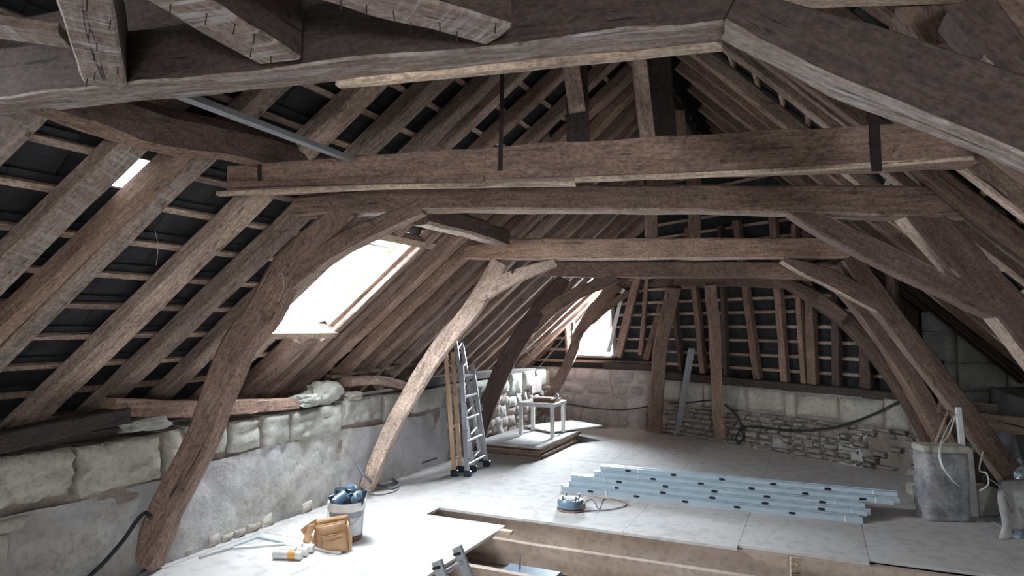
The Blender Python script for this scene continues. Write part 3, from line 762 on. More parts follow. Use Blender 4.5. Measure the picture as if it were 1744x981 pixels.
# truss 2
r2 = empty('roof_truss', TR[2], 'third roof truss with cracked golden collar and long pale left post', 'roof truss')
tm(r2, 'collar_beam', 2, [(790, 430), (880, 424), (1000, 424), (1230, 422), (1460, 422)], [20, 38, 36, 36, 34], .16, 'orange', under='light', rough=.010)
tm(r2, 'post', 2, [(850, 446), (801, 528), (757, 580), (710, 650), (657, 745), (622, 834)], [30, 30, 30, 29, 25, 22], .14, 'light', rough=.008)
tm(r2, 'brace', 2, [(806, 515), (860, 478), (945, 446)], [22, 26, 14], .12, 'light', rough=.006)
tm(r2, 'brace', 2, [(1335, 442), (1380, 458), (1430, 480), (1500, 520)], [6, 26, 32, 26], .12, 'dark', rough=.006, under='light')
tm(r2, 'post', 2, [(1449, 436), (1486, 490), (1539, 560), (1610, 653), (1698, 770), (1775, 872)], [30, 36, 34, 33, 36, 40], .14, 'mid', rough=.01, under='light')
o = timber('post', [TP(2, 1112, 410) + NT * .1, TP(2, 1104, 120) + NT * .1], [.12, .16], .12, NT, 'mid', r2)
# truss 3
r3 = empty('roof_truss', TR[3], 'fourth roof truss with smooth brown collar and dark bowed left post', 'roof truss')
timber('collar_beam', [TP(3, 925, 458) + NT * .07, TP(3, 1120, 460) + NT * .0, P(1300, 461, 8.0), P(1455, 466, 7.45)], [.21, .22, .2, .19], .15, NT, 'mid', r3, rough=.006)
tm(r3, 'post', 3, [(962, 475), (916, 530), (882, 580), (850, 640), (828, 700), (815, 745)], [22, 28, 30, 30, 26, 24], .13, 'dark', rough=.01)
tm(r3, 'brace', 3, [(905, 560), (960, 510), (1050, 474)], [20, 24, 16], .10, 'mid', rough=.006)
q = [P(1425, 478, 7.5), P(1496, 560, 7.3), P(1554, 653, 7.15), P(1602, 740, 7.0), P(1640, 812, 6.9)]
timber('post', q, [.17, .20, .19, .18, .17], .14, NT, 'mid', r3, rough=.01)
o = timber('post', [P(1182, 462, 8.7), P(1182, 250, 8.7)], .16, .12, NT, 'mid', r3)
# truss 4 (far)
r4 = empty('roof_truss', TR[4], 'farthest truss with a thin black collar and crooked dark post crossing the dormer', 'roof truss')
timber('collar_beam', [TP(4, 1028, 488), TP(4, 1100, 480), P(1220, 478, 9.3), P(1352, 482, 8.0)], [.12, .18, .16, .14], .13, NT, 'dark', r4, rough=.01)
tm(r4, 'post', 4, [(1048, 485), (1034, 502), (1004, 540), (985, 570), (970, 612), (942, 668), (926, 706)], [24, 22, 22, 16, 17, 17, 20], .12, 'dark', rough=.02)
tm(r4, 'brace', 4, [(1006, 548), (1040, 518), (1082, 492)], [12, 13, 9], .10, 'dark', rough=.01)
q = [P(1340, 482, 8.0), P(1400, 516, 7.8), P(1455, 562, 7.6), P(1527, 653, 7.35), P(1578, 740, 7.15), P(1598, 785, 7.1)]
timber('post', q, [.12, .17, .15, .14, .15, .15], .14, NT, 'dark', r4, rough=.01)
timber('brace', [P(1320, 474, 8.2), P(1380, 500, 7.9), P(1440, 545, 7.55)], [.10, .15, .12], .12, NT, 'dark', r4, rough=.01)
# free posts and props
def tp_(nm, pts, hs, w, m, lab, cat, n=NT, **kw):
    o = timber(nm, pts, hs, w, n, m, None, **kw); return tag(o, lab, cat)
tp_('crooked_post', [P(1148, 488, 9.6), P(1128, 572, 9.9), P(1120, 650, 10.1), P(1114, 733, 10.45)], [.20, .20, .20, .22], .14, 'mid', 'crooked brown post left of the leaning aluminium level at the back', 'post', rough=.012)
tp_('back_post', [P(1209, 484, 8.9), P(1217, 560, 9.0), P(1220, 650, 9.2), P(1226, 742, 9.45)], [.14, .15, .14, .15], .12, 'mid', 'slim brown post right of the leaning aluminium level at the back', 'post', rough=.01)
box('base_block', .28, .16, .07, frame(DA, outA, G(1115, 735) + V((0, 0, .035))), 'mid'); tag(bpy.data.objects['base_block'], 'small wood pad under the crooked back post', 'wood block')
tp_('king_post', [P(1102, 238, 3.55), P(1092, 150, 3.55), P(1086, 70, 3.5)], [.075, .075, .07], .07, 'light', 'slim pale post rising from the hewn collar near the ridge', 'post', rough=.005)
tp_('king_post', [P(985, 250, 3.75), P(983, 160, 3.75), P(975, 80, 3.7)], [.13, .13, .13], .10, 'black', 'dark post standing on the hewn collar behind the pale plank', 'post', rough=.006)
tp_('hanging_plank', [P(983, 190, 3.66), P(975, 130, 3.66), P(968, 85, 3.66)], [.095, .10, .08], .04, 'light', 'short pale plank nailed on the dark post near the ridge', 'plank', rough=.007)
tp_('king_post', [P(1125, 235, 6.0), P(1122, 80, 6.0)], [.26, .2], .16, 'black', 'broad dark post below the ridge right of the slim pale post', 'post')
tp_('short_post', [P(1160, 236, 7.0), P(1158, 190, 7.0)], .10, .08, 'mid', 'small stub post under the ridge, beyond the hewn collar', 'post')
# ridge beam
rb = OL + RL * 3.22
tp_('ridge_beam', [rb + A_ * -3 + V((0.06, 0, -.12)), rb + A_ * 7.2 + V((.06, 0, -.12))], .14, .16, 'black', 'black ridge beam under the meeting of both roof slopes', 'beam', n=CD)

# ---------------- skylight ----------------
sk = empty('window_1', LP(1.38, .5), 'bright roof window in the left slope, pale wooden trimmers round it', kind='structure')
def sbar(nm, t0, s0, t1, s1, w, h, d, m, par=sk):
    return stick(nm, LP(t0, s0, d), LP(t1, s1, d), w, h, NL, m, par)
T0, T1 = SKY_T; S0, S1 = SKY_S
sbar('trimmer', T0 - .14, S0 - .06, T1 + .14, S0 - .06, .07, .12, .05, 'new')
sbar('trimmer', T0 - .08, S1 + .06, T1 + .32, S1 + .06, .07, .10, .05, 'new')
for tt_ in (T0 - .035, T1 + .035): sbar('frame', tt_, S0 - .02, tt_, S1 + .02, .05, .20, .16, 'new')
for ss_ in (S0 - .01, S1 + .01): sbar('frame', T0, ss_, T1, ss_, .04, .14, .19, 'white')
for tt_ in (T0 + .02, T1 - .03): sbar('sash', tt_, S0, tt_, S1, .045, .06, .2, 'white')
for ss_ in (S0 + .045, S1 - .045): sbar('sash', T0 + .02, ss_, T1 - .02, ss_, .05, .05, .21, 'white')
sbar('ventilation_bar', T0 + .04, S1 - .09, T1 - .05, S1 - .09, .02, .03, .17, 'galv')
bm = bmesh.new(); vs = [bm.verts.new(LP(a, b, c) - sk.location) for c in (.225, .231) for (a, b) in ((T0, S0), (T1, S0), (T1, S1), (T0, S1))]
for f in ((0, 1, 2, 3), (7, 6, 5, 4), (0, 4, 5, 1), (1, 5, 6, 2), (2, 6, 7, 3), (3, 7, 4, 0)): bm.faces.new([vs[i] for i in f])
bmobj('pane', bm, 'glass', sk, Matrix.Translation(sk.location))

# ---------------- dormer ----------------
dw = empty('window_2', V((1.5, 11.5, 1.2)), 'small bright dormer window at the far end, crossed by a crooked post', kind='structure')
def BP(t, s, d=0): return OB + DB * t + RB * s + NB * d
D0, D1, E0, E1 = DW
def DP(px, py, Y): return P(px, py, Y)
stick('sill', BP(D0 - .05, E0 - .02, .25), BP(D1 + .05, E0 - .02, .25), .6, .04, V((0, 0, 1)), 'grey', dw)
stick('head', BP(D0 - .05, E1, .3), BP(D1 + .05, E1, .3), .6, .05, V((0, 0, 1)), 'white', dw)
for i, tt_ in enumerate((D0 - .02, D1 + .02)):
    bm = bmesh.new(); cs = [BP(tt_, E0, 0), BP(tt_, E0, .6), BP(tt_, E1, .6), BP(tt_, E1, 0)]
    sgn = -1 if i == 0 else 1
    quadslab('cheek', cs, .04, 'mid' if i == 0 else 'white', dw, DB * sgn)
for tt_ in (D0 + .03, D0 + .50, D1 - .03): stick('casement', BP(tt_, E0, .56), BP(tt_, E1, .56), .05, .05, DB, 'white', dw)
for ss_ in (E0 + .04, E1 - .04): stick('casement', BP(D0, ss_, .56), BP(D1, ss_, .56), .05, .05, V((0, 0, 1)), 'white', dw)
stick('casement', BP(D0 + .5, E0 + .45, .56), BP(D1, E0 + .45, .56), .03, .03, V((0, 0, 1)), 'white', dw)
quadslab('pane', [BP(D0, E0, .575), BP(D1, E0, .575), BP(D1, E1, .575), BP(D0, E1, .575)], .005, 'glass', dw, DB.cross(V((0, 0, 1))))
tp_('window_board', [P(1062, 492, 11.0), P(1036, 600, 11.2)], .06, .03, 'white', 'narrow white board leaning right of the dormer opening', 'board')
#PROPS
# ---------------- things on the floor ----------------
UPZ = V((0, 0, 1))
def yaw(loc, ang): 
    m = Matrix.Rotation(ang, 4, 'Z'); m.translation = loc; return m
# bucket
bp = G(590, 917); bk = empty('bucket', bp, 'white plastic bucket stained grey, full of tools, behind the tan tool pouch', 'bucket')
T = Matrix.Translation(bp)
lathe('body', [(.118, 0), (.122, .004), (.140, .245), (.136, .245), (.119, .010), (.0, .008)], 'paint', bk, T, 32)
lathe('base_band', [(.1195, .0), (.1245, .003), (.1275, .045), (.122, .046)], 'orange', bk, T, 32, False)
lathe('rim', [(.138, .238), (.149, .238), (.153, .25), (.152, .29), (.147, .305), (.140, .303), (.138, .285)], 'white', bk, T, 32, False)
tube('handle', [bp + V((-.15 * cos(x) - .0, -.150 - .0, .26 - .17 * sin(x))) if 0 else bp + V((.150 * cos(x), -.155 * sin(x) * .98, .255 - .13 * sin(x))) for x in [pi * k / 8 for k in range(9)]], .004, 'white', bk)
bm = bmesh.new(); lathe_bm(bm, [(.1325, .05), (.1405, .19)], 8, None, radians(-65), radians(-20)); bmobj('label_patch', bm, 'plastic', bk, T)
def blob(name, parts, mat, loc, lab, cat, extra=()):
    root = empty(name, loc, lab, cat)
    for nm, kind, args, mt in parts:
        if kind == 'box':
            c, sz, rot = args; bm = bmesh.new(); box_bm(bm, *sz, bev=min(sz) * .22)
            bmobj(nm, bm, mt, root, Matrix.Translation(loc + V(c)) @ Matrix.Rotation(rot[2], 4, 'Z') @ Matrix.Rotation(rot[1], 4, 'Y') @ Matrix.Rotation(rot[0], 4, 'X'), True)
        elif kind == 'cyl':
            c, r0, r1, h, rot = args
            lathe(nm, [(0, -h / 2), (r0 * .8, -h / 2), (r0, -h / 2 + .006), (r1, h / 2 - .006), (r1 * .8, h / 2), (0, h / 2)], mt, root, Matrix.Translation(loc + V(c)) @ Matrix.Rotation(rot[2], 4, 'Z') @ Matrix.Rotation(rot[1], 4, 'Y'), 18, False)
        else: tube(nm, [loc + V(c) for c in args[0]], args[1], mt, root)
    return root
blob('cordless_drill', [('body', 'cyl', ((-.05, -.05, .05), .042, .046, .13, (0, 1.2, .9)), 'blue'), ('chuck', 'cyl', ((-.10, -.08, .075), .024, .018, .05, (0, 1.2, .5)), 'navy'),
    ('grip', 'box', ((-.02, -.02, -.03), (.045, .05, .16), (.1, .2, 0)), 'navy'), ('battery', 'box', ((-.045, .03, .09), (.12, .085, .055), (.1, .1, .5)), 'navy'), ('switch', 'box', ((-.075, -.085, .06), (.03, .012, .05), (0, .4, .5)), 'plastic')], 'navy', bp + V((0, 0, .27)),
    'steel blue cordless drill lying at the left in the bucket', 'drill')
blob('sander', [('body', 'cyl', ((.03, .04, .075), .05, .055, .09, (0, .2, 0)), 'navy'), ('cap', 'cyl', ((.03, .04, .13), .045, .035, .03, (0, .2, 0)), 'blue'), ('grip', 'box', ((.02, -.02, -.03), (.05, .06, .2), (0, 0, 0)), 'navy'),
    ('cord', 'tube', ([(-.01, -.05, .07), (.03, -.09, .09), (.06, -.06, .10), (.09, -.02, .06)], .005), 'blue')], 'navy', bp + V((-.005, .0, .27)),
    'dark navy power tool standing in the middle of the bucket', 'power tool')
blob('screwdriver', [('body', 'cyl', ((.0, .0, .0), .032, .034, .10, (0, .9, -.4)), 'blue'), ('band', 'cyl', ((.0, .0, .012), .035, .035, .03, (0, .9, -.4)), 'plastic'), ('chuck', 'cyl', ((-.055, .02, -.045), .02, .014, .05, (0, .9, -.4)), 'blue'),
    ('bit', 'cyl', ((-.08, .032, -.065), .005, .005, .05, (0, .9, -.4)), 'alu'), ('grip', 'box', ((.045, -.01, -.0), (.035, .04, .13), (0, .3, 0)), 'navy')], 'blue', bp + V((.095, -.04, .335)),
    'slim pale blue screwdriver leaning over the right rim of the bucket', 'screwdriver')
tube('antenna_wire', [bp + V((-.055, -.02, .35)), bp + V((-.05, -.02, .46))], .002, 'iron'); tag(bpy.data.objects['antenna_wire'], 'thin wire sticking up from the tools in the bucket', 'wire')
# tan tool pouch
tp = G(560, 934); po = empty('tool_pouch', tp, 'tan suede tool pouch with stitched pockets, slumped before the bucket', 'tool pouch')
def flap(name, pts, th, mat, bulge=.0, seed=1, n=8, par=po):
    """soft panel: bilinear patch of 4 corners (in metres round tp), bulged and wrinkled"""
    a, b, c, d = [V(p) for p in pts]; bm = bmesh.new(); nn = (b - a).cross(d - a).normalized(); g = []
    for i in range(n + 1):
        row = []
        for j in range(n + 1):
            u, v = i / n, j / n; p = a.lerp(b, u).lerp(d.lerp(c, u), v)
            p += nn * (bulge * sin(pi * u) * (.3 + .7 * sin(pi * min(1, v * .9 + .1))) + noise.noise(V((u * 3, v * 3, seed * 3.3))) * .009)
            row.append(bm.verts.new(p))
        g.append(row)
    for i in range(n):
        for j in range(n): bm.faces.new((g[i][j], g[i + 1][j], g[i + 1][j + 1], g[i][j + 1])).smooth = True
    o = bmobj(name, bm, mat, par, Matrix.Translation(tp)); md = o.modifiers.new('thick', 'SOLIDIFY'); md.thickness = th; md.offset = 0; return o
flap('back_panel', [(-.15, .06, .0), (.14, .02, .0), (.13, .06, .24), (-.12, .10, .19)], .006, 'leather', .02, 1)
flap('large_pocket', [(-.10, -.0, .0), (.17, -.06, .0), (.13, -.035, .22), (-.11, .03, .16)], .006, 'leather', .045, 2)
flap('front_pocket', [(-.03, -.06, .0), (.175, -.09, .005), (.145, -.075, .145), (-.05, -.045, .105)], .006, 'leather', .035, 3)
flap('side_pocket', [(.17, -.07, .0), (.16, .02, .0), (.135, .03, .2), (.145, -.05, .19)], .006, 'leather', .02, 4)
flap('base', [(-.12, .0, .004), (.17, -.08, .004), (.15, .03, .004), (-.14, .07, .004)], .006, 'leather', .0, 5)
def ptube(name, pts, r, mat): return tube(name, [tp + V(p) for p in pts], r, mat, po)
ptube('hem', [(-.05, -.078, .108), (.04, -.113, .13), (.145, -.083, .148)], .005, 'leatherd')
ptube('hem', [(-.11, .005, .162), (.01, -.045, .195), (.13, -.045, .222)], .005, 'leather')
ptube('seam', [(.0, -.09, .09), (.06, -.118, .10), (.12, -.1, .115)], .003, 'leatherd')
ptube('rivet', [(-.01, -.047, .165), (-.008, -.051, .166)], .006, 'plastic'); ptube('rivet', [(.05, -.058, .185), (.052, -.062, .186)], .006, 'plastic')
flap('belt_end', [(-.17, .05, .17), (-.11, .0, .19), (-.15, -.03, .02), (-.20, .0, .05)], .006, 'leather', .02, 7)
flap('belt_end', [(-.20, .05, .02), (-.13, -.02, .12), (-.10, -.05, .09), (-.19, -.05, .0)], .005, 'leather', .01, 8)
flap('strap', [(-.24, .06, .12), (-.12, .08, .2), (-.13, .10, .12), (-.2, .08, .06)], .005, 'leather', .02, 9)
# three white rolls
rd = (G(528, 951) - G(478, 945))
for i, (x, y, lb) in enumerate([(464, 955, 'nearest white roll with an orange band, in the bundle of three'), (478, 948, 'middle white roll of the bundle of three on the floor'), (492, 940, 'farthest white roll of the bundle, nearest the pouch')]):
    a = G(x, y - 8); d = V((.99, -.12, 0)).normalized(); L = .215; r = .031
    rt = empty('roll', a, lb, 'roll', 'white rolls on the floor')
    c = G(466 + i * 11, 951 - i * 6) + V((0, 0, r)); M4 = frame(d, V((0, 1, 0)), c + d * (L / 2)) @ Matrix.Rotation(pi / 2, 4, 'Y')
    lathe('tube', [(0.0, -L / 2 + .006), (.022, -L / 2 + .004), (r * .9, -L / 2), (r, -L / 2 + .006), (r, L / 2 - .006), (r * .9, L / 2), (.02, L / 2 - .003), (0, L / 2 - .004)], 'white', rt, M4, 20, False)
    if i == 0: lathe('printed_band', [(r + .0008, .01), (r + .0008, .065)], 'label', rt, M4, 20, False)
    else: lathe('printed_band', [(r + .0008, .02), (r + .0008, .03)], 'gcable', rt, M4, 20, False)
# strips on the floor
def fstick(nm, x0, y0, x1, y1, w, h, mat, lab, cat, z=0.0):
    o = stick(nm, G(x0, y0, z) + V((0, 0, h / 2)), G(x1, y1, z) + V((0, 0, h / 2)), w, h, UPZ, mat); return tag(o, lab, cat)
fstick('wood_strip', 340, 951, 398, 934, .03, .02, 'dust', 'short painted batten end at the left of the floor strips', 'strip')
fstick('wood_strip', 398, 935, 488, 928, .03, .016, 'white', 'long pale strip lying towards the white rolls', 'strip')
fstick('metal_strip', 385, 936, 440, 916, .018, .012, 'galv', 'grey strip slanting away from the pale strips, left part', 'strip')
fstick('metal_strip', 441, 917, 486, 926, .022, .012, 'galv', 'short grey strip meeting the slanting one at a corner', 'strip')
fstick('wood_strip', 530, 934, 580, 944, .035, .018, 'white', 'pale batten end showing right of the tan pouch base', 'strip')
# loose white floor sheet over the open joists
# ladder through the bay
ld = empty('ladder', G(760, 990, -.2), 'aluminium ladder top poking up through the open joist bay', 'ladder')
def ext(p, q, f): return p + (q - p) * f
sA0 = P(744, 955, 3.95); sA1 = P(800, 1120, 3.80); sB0 = P(778, 931, 4.25); sB1 = P(845, 1110, 4.08)
stick('stile', sA0, sA1, .062, .03, (sB0 - sA0).normalized(), 'alu', ld); stick('stile', sB0, sB1, .062, .03, (sB0 - sA0).normalized(), 'alu', ld)
for f in (.15, .75):
    tube('rung', [ext(sA0, sA1, f), ext(sB0, sB1, f)], .014, 'alu', ld)
tube('bolt', [ext(sA0, sA1, .06) - V((.03, .04, 0)), ext(sA0, sA1, .06) + V((.03, .0, 0))], .009, 'iron', ld); tube('bolt', [ext(sB0, sB1, .06) - V((.03, .04, 0)), ext(sB0, sB1, .06) + V((.03, .0, 0))], .009, 'iron', ld)
# blue tool at the bottom edge
q = G(905, 978, -.05); rt = empty('blue_tray', q, 'blue grey plastic tray on the joists at the bottom edge, with a pin', 'tray')
box('shell', .42, .16, .05, frame(CD, A_, q), 'reel', rt, .015); tube('pin', [q + V((-.08, .03, .02)), q + V((-.08, .03, .13))], .006, 'gcable', rt)

# folded ladders leaning by the second truss
def ladder(name, lab, foot_a, foot_b, top_a, top_b, mat, rungs, w=.055, th=.024, feet=True, holes=4):
    rt = empty(name, (foot_a + foot_b) / 2, lab, 'ladder'); side = (foot_b - foot_a).normalized()
    for (f, t_) in ((foot_a, top_a), (foot_b, top_b)):
        s_ = stick('stile', f, t_, w, th, side, mat, rt)
        for k in range(holes):
            c = f.lerp(t_, (k + .6) / holes); d_ = (t_ - f).normalized(); fr = side.cross(d_); fr = fr if fr.y < 0 else -fr
            tube('rivet', [c + fr * (w / 2 - .002), c + fr * (w / 2 + .004)], .010, 'black_hole', rt)
        if feet:
            box('foot', .05, .085, .07, frame(side, V((0, 1, 0)), f + V((0, 0, .035))), 'navy', rt, .008)
    for k in range(rungs):
        f = (k + .5) / rungs; stick('rung', foot_a.lerp(top_a, f), foot_b.lerp(top_b, f), .03, .03, V((0, 0, 1)), mat, rt, .005)
    return rt
def LQ(px, py, Y): return P(px, py, Y)
fa = G(796, 812); fb = G(829, 794)
ladder('ladder', 'grey aluminium ladder at the front of the leaning group, rungs showing', fa, fb, LQ(786, 622, fa.y + .35), LQ(804, 620, fb.y + .3), 'alu', 5)
fa = G(806, 803); fb = G(820, 786)
fb2 = fb; l2 = ladder('ladder', 'inner aluminium ladder nested in the front one, blue cap on its tall top', fa, fb, LQ(775, 578, fa.y + .5), LQ(783, 566, fb.y + .4), 'alu', 6, w=.05)
fa = G(774, 811); fb = G(784, 804)
ladder('ladder', 'orange tinted ladder at the left of the leaning group', fa, fb, LQ(759, 596, fa.y + .45), LQ(771, 600, fb.y + .45), 'aluo', 4, w=.05)
box('cap', .06, .05, .05, Matrix.Translation(LQ(784, 563, fb2.y + .4)), 'navy', l2, .01)
# stack of boards with white table
st0 = G(922, 783)
names = ['lowest', 'second', 'third', 'fourth', 'fifth', 'topmost']
for k in range(6):
    h = .022; z = k * .026 + .013; off = CD * ru(-.03, .03) + A_ * ru(-.03, .03); s_ = V((.0, .0, 0))
    c = st0 + A_ * .78 - CD * .47 + off + V((0, 0, z))
    o = box('chipboard_panel', 1.52, .94, h, frame(A_, UPZ.cross(A_), c) @ Matrix.Rotation(ru(-.02, .02), 4, 'Z'), 'floorp' if k == 5 else 'osb', None, .002)
    tag(o, '%s chipboard panel of the stack under the white table' % names[k], 'panel', 'stacked chipboard panels')
o = box('chipboard_panel', 1.0, .70, .02, frame((A_ + CD * .55), UPZ.cross(A_ + CD * .55), G(958, 727, .17) + V((0, 0, .012))), 'floorp', None, .002)
tag(o, 'pale skewed board lying on top of the stack behind the table', 'panel')
tz = .165; tA = G(884, 741, tz); tB = G(941, 745, tz); tC = G(959, 735, tz); 
tb_ = empty('side_table', (tA + tC) / 2, 'small square white table standing on the stack of boards', 'table')
e1 = (tB - tA); L1 = .52; e1.normalize(); e2 = UPZ.cross(e1); L2 = .52; c0 = tA + (e1 + e2) * .02
for (u, v) in ((0, 0), (1, 0), (1, 1), (0, 1)):
    box('leg', .05, .05, .41, frame(e1, e2, c0 + e1 * (L1 - .05) * u + e2 * (L2 - .05) * v + V((0, 0, .205))), 'table', tb_, .003)
box('tabletop', .55, .55, .05, frame(e1, e2, c0 + e1 * (L1 - .05) / 2 + e2 * (L2 - .05) / 2 + V((0, 0, .435))), 'table', tb_, .004)
q = c0 + e1 * .30 + e2 * .25 + V((0, 0, .46)); bt = empty('wooden_tray', q, 'brown wooden tray with a small metal fitting on the white table', 'tray')
box('tray_base', .34, .24, .045, frame(e1, e2, q + V((0, 0, .023))), 'book', bt, .004); box('tray_top', .22, .15, .012, frame(e1, e2, q + V((-.02, .0, .05))), 'osb', bt, .003)
lathe('fitting', [(.02, 0), (.022, .03), (.03, .045), (.012, .07)], 'alu', bt, Matrix.Translation(q + e1 * .15 + V((0, 0, .046))), 14, True, True)
# crumpled bag at the foot of the dark post
q = G(843, 752); bm = bmesh.new(); bmesh.ops.create_icosphere(bm, subdivisions=4, radius=.16)
for v in bm.verts:
    c = v.co.copy(); v.co = c * (1 + noise.noise(c * 9) * .35 + noise.noise(c * 24) * .16); v.co.z = v.co.z * 1.15; v.co.x *= .9
o = bmobj('crumpled_sack', bm, 'dust', None, Matrix.Translation(q + V((0, 0, .17))), True); tag(o, 'crumpled pale sack at the foot of the dark bowed post', 'sack')
# small boards lying by the back wall
for i, (x, y, sx, sy, r_) in enumerate([(1022, 722, .55, .25, .1), (1036, 720, .4, .3, .9), (1015, 728, .35, .2, -.3)]):
    o = box('plywood_offcut', sx, sy, .018, yaw(G(x, y) + V((0, 0, .01 + .019 * i)), r_), 'osb', None, .002)
    tag(o, ['largest plywood offcut on the floor below the dormer', 'upper plywood offcut lying askew on the others', 'small plywood offcut at the front of the pile'][i], 'offcut')
# leaning level
o = stick('aluminium_level', G(1153, 741) + V((0, 0, .01)), P(1178, 593, 9.75), .09, .03, V((0, 1, 0)), 'alu'); tag(o, 'long aluminium straightedge leaning between the two back posts', 'straightedge')

# pile of galvanised studs
def stud_mesh(L, off):
    W, D, th = .050, .036, .0018; bm = bmesh.new(); hx, hz = .030, .0115; dk = []
    xs = []; x = off
    while x < L - .1: xs.append(x); x += .47
    def quad(pts): bm.faces.new([bm.verts.new(p) for p in pts])
    x0 = 0
    for c in xs:    # web with elongated openings, inner shade painted by a dark back face
        quad([(x0, 0, 0), (c - hx - .02, 0, 0), (c - hx - .02, 0, W), (x0, 0, W)])
        ring = [V((c + hx * a, 0, W / 2 + hz * b)) for a, b in ((-1, -.5), (-.6, -1), (.6, -1), (1, -.5), (1, .5), (.6, 1), (-.6, 1), (-1, .5))]
        ot = [V((c + (hx + .02) * a, 0, W / 2 + W / 2 * b)) for a, b in ((-1, -.5), (-.6, -1), (.6, -1), (1, -.5), (1, .5), (.6, 1), (-.6, 1), (-1, .5))]
        ri = [bm.verts.new(p) for p in ring]; ro = [bm.verts.new(p) for p in ot]; rb_ = [bm.verts.new(p + V((0, .004, 0))) for p in ring]
        for k in range(8):
            bm.faces.new((ro[k], ro[(k + 1) % 8], ri[(k + 1) % 8], ri[k])); bm.faces.new((ri[k], ri[(k + 1) % 8], rb_[(k + 1) % 8], rb_[k]))
        for (a, b) in ((0, 1), (2, 3), (4, 5), (6, 7)):
            cx = c + (hx + .02) * (-1 if a in (0, 6) else 1); cz = 0 if a in (0, 2) else W
            bm.faces.new((ro[a], ro[b], bm.verts.new((cx, 0, cz))))
        dk.append(bm.faces.new(rb_)); x0 = c + hx + .02
    quad([(x0, 0, 0), (L, 0, 0), (L, 0, W), (x0, 0, W)])
    for z in (0, W):
        quad([(0, 0, z), (L, 0, z), (L, D, z), (0, D, z)])
        lz = z + (.007 if z == 0 else -.007); quad([(0, D, z), (L, D, z), (L, D, lz), (0, D, lz)])
    for z, s in ((.008, 1), (.040, 1)):   # pressed grooves
        quad([(0, -.0006, z), (L, -.0006, z), (L, -.0025, z + .0015), (0, -.0025, z + .0015)]); quad([(0, -.0025, z + .0015), (L, -.0025, z + .0015), (L, -.0006, z + .003), (0, -.0006, z + .003)])
    for f in dk: f.material_index = 1
    me = bpy.data.meshes.new('stud'); bm.to_mesh(me); bm.free(); me.materials.append(M['galv']); me.materials.append(M['black_hole']); return me
sd0 = G(955, 836); sd1 = G(1478, 893); dS = (sd1 - sd0).normalized(); sS = V((-dS.y, dS.x, 0)); sS = sS if sS.y > 0 else -sS
rowlab = ['front', 'second', 'third', 'fourth', 'rear']
dxs = [-.04, -.12, -.05, .06, .20]
for r_ in range(5):
    for k in range(2):
        L = 2.74; off = [.30, .50, .52, .62, .30][r_]
        x = dxs[r_] + [.06, .18, .10, .22, .12][r_] * (1 if k == 0 else 1.5) - .06 * k
        loc = sd0 + sS * (.085 * r_ + .044 * k * 0 + .002) + V((0, 0, r_ * .042)) + dS * x
        if k == 1: loc = loc + sS * .040 + V((0, 0, .006)) 
        o = bpy.data.objects.new('metal_stud', stud_mesh(L, off + .1 * k)); C.objects.link(o)
        o.matrix_basis = frame(dS, sS, loc)
        if k == 0:
            for f in (.36, 2.5):
                b2 = box('white_tie', .012, .003, .052, frame(dS, sS, loc + dS * (f + (.1, .12, .0, .1, .05)[r_]) - sS * .0045 + V((0, 0, .025))), 'white', None, 0)
                b2.parent = o; b2.matrix_basis = o.matrix_basis.inverted() @ b2.matrix_basis
        tag(o, '%s steel stud with slotted holes, %s row of the metal pile' % ('outer' if k == 0 else 'nested inner', rowlab[r_]), 'metal stud', 'galvanised studs piled on the floor')
# cable reel
q = G(972, 868); ce = empty('cable_reel', q, 'grey blue cable reel with pegs and orange cable, lying by the steel studs', 'cable reel')
Tq = Matrix.Translation(q)
lathe('base_disc', [(.0, .0), (.125, 0), (.13, .01), (.128, .018), (.0, .018)], 'orange', ce, Tq, 32, False)
lathe('drum', [(.10, .018), (.122, .03), (.124, .075), (.105, .10), (.0, .104)], 'reel', ce, Matrix.Translation(q + V((-.0, .0, 0))), 32, False)
lathe('top_plate', [(.0, .112), (.06, .112), (.068, .106), (.07, .10)], 'plastic', ce, Tq, 24, False)
for an in (.3, 2.0, 3.6, 5.2): tube('peg', [q + V((.085 * cos(an), .085 * sin(an), .09)), q + V((.085 * cos(an), .085 * sin(an), .14))], .008, 'reel', ce)
box('socket', .05, .06, .055, yaw(q + V((.10, -.05, .05)), .4), 'book', ce, .005)
tube('cord', [q + V((.11, -.02, .06)), q + V((.2, .02, .09)), q + V((.26, .0, .01)), G(1030, 851) + V((0, 0, .006)), G(1063, 856) + V((0, 0, .006)), G(1064, 863) + V((0, 0, .006)), G(1030, 870) + V((0, 0, .006)), G(990, 871) + V((0, 0, .006)), q + V((0.02, -.14, .008))], .005, 'gcable', ce)
tube('cord', [q + V((.1, .0, .07)), G(1000, 851) + V((0, 0, .03)), G(1040, 852) + V((0, 0, .006)), G(1072, 862) + V((0, 0, .006))], .004, 'ocable', ce)

# cement pier, boards and blocks at the right
q = G(1612, 890); pr = empty('cement_pier', q, 'stubby dirty cement pier with blackened face at the right, by the stud ends', 'pier')
me = rough_block(.37, .20, .60, amp=.010, res=.03, seed=3); me.materials.append(M['soot'])
o = bpy.data.objects.new('pier_body', me); C.objects.link(o); place(o, yaw(q + V((.04, .10, .30)), -.12), pr)
box('top_slab', .39, .22, .06, yaw(q + V((.04, .11, .62)), -.12), 'tufa', pr, .012)
def thg(nm, sx, sy, sz, px, py, rot, mat, lab, cat, bev=.004, tilt=0, dz=0):
    o = box(nm, sx, sy, sz, yaw(G(px, py) + V((0, sy / 2, sz / 2 + dz)), rot) @ Matrix.Rotation(tilt, 4, 'Y'), mat, None, bev); return tag(o, lab, cat)
thg('plaster_board', .10, .04, .60, 1655, 880, -.1, 'dust', 'pale upright board right of the cement pier', 'board', tilt=-.05)
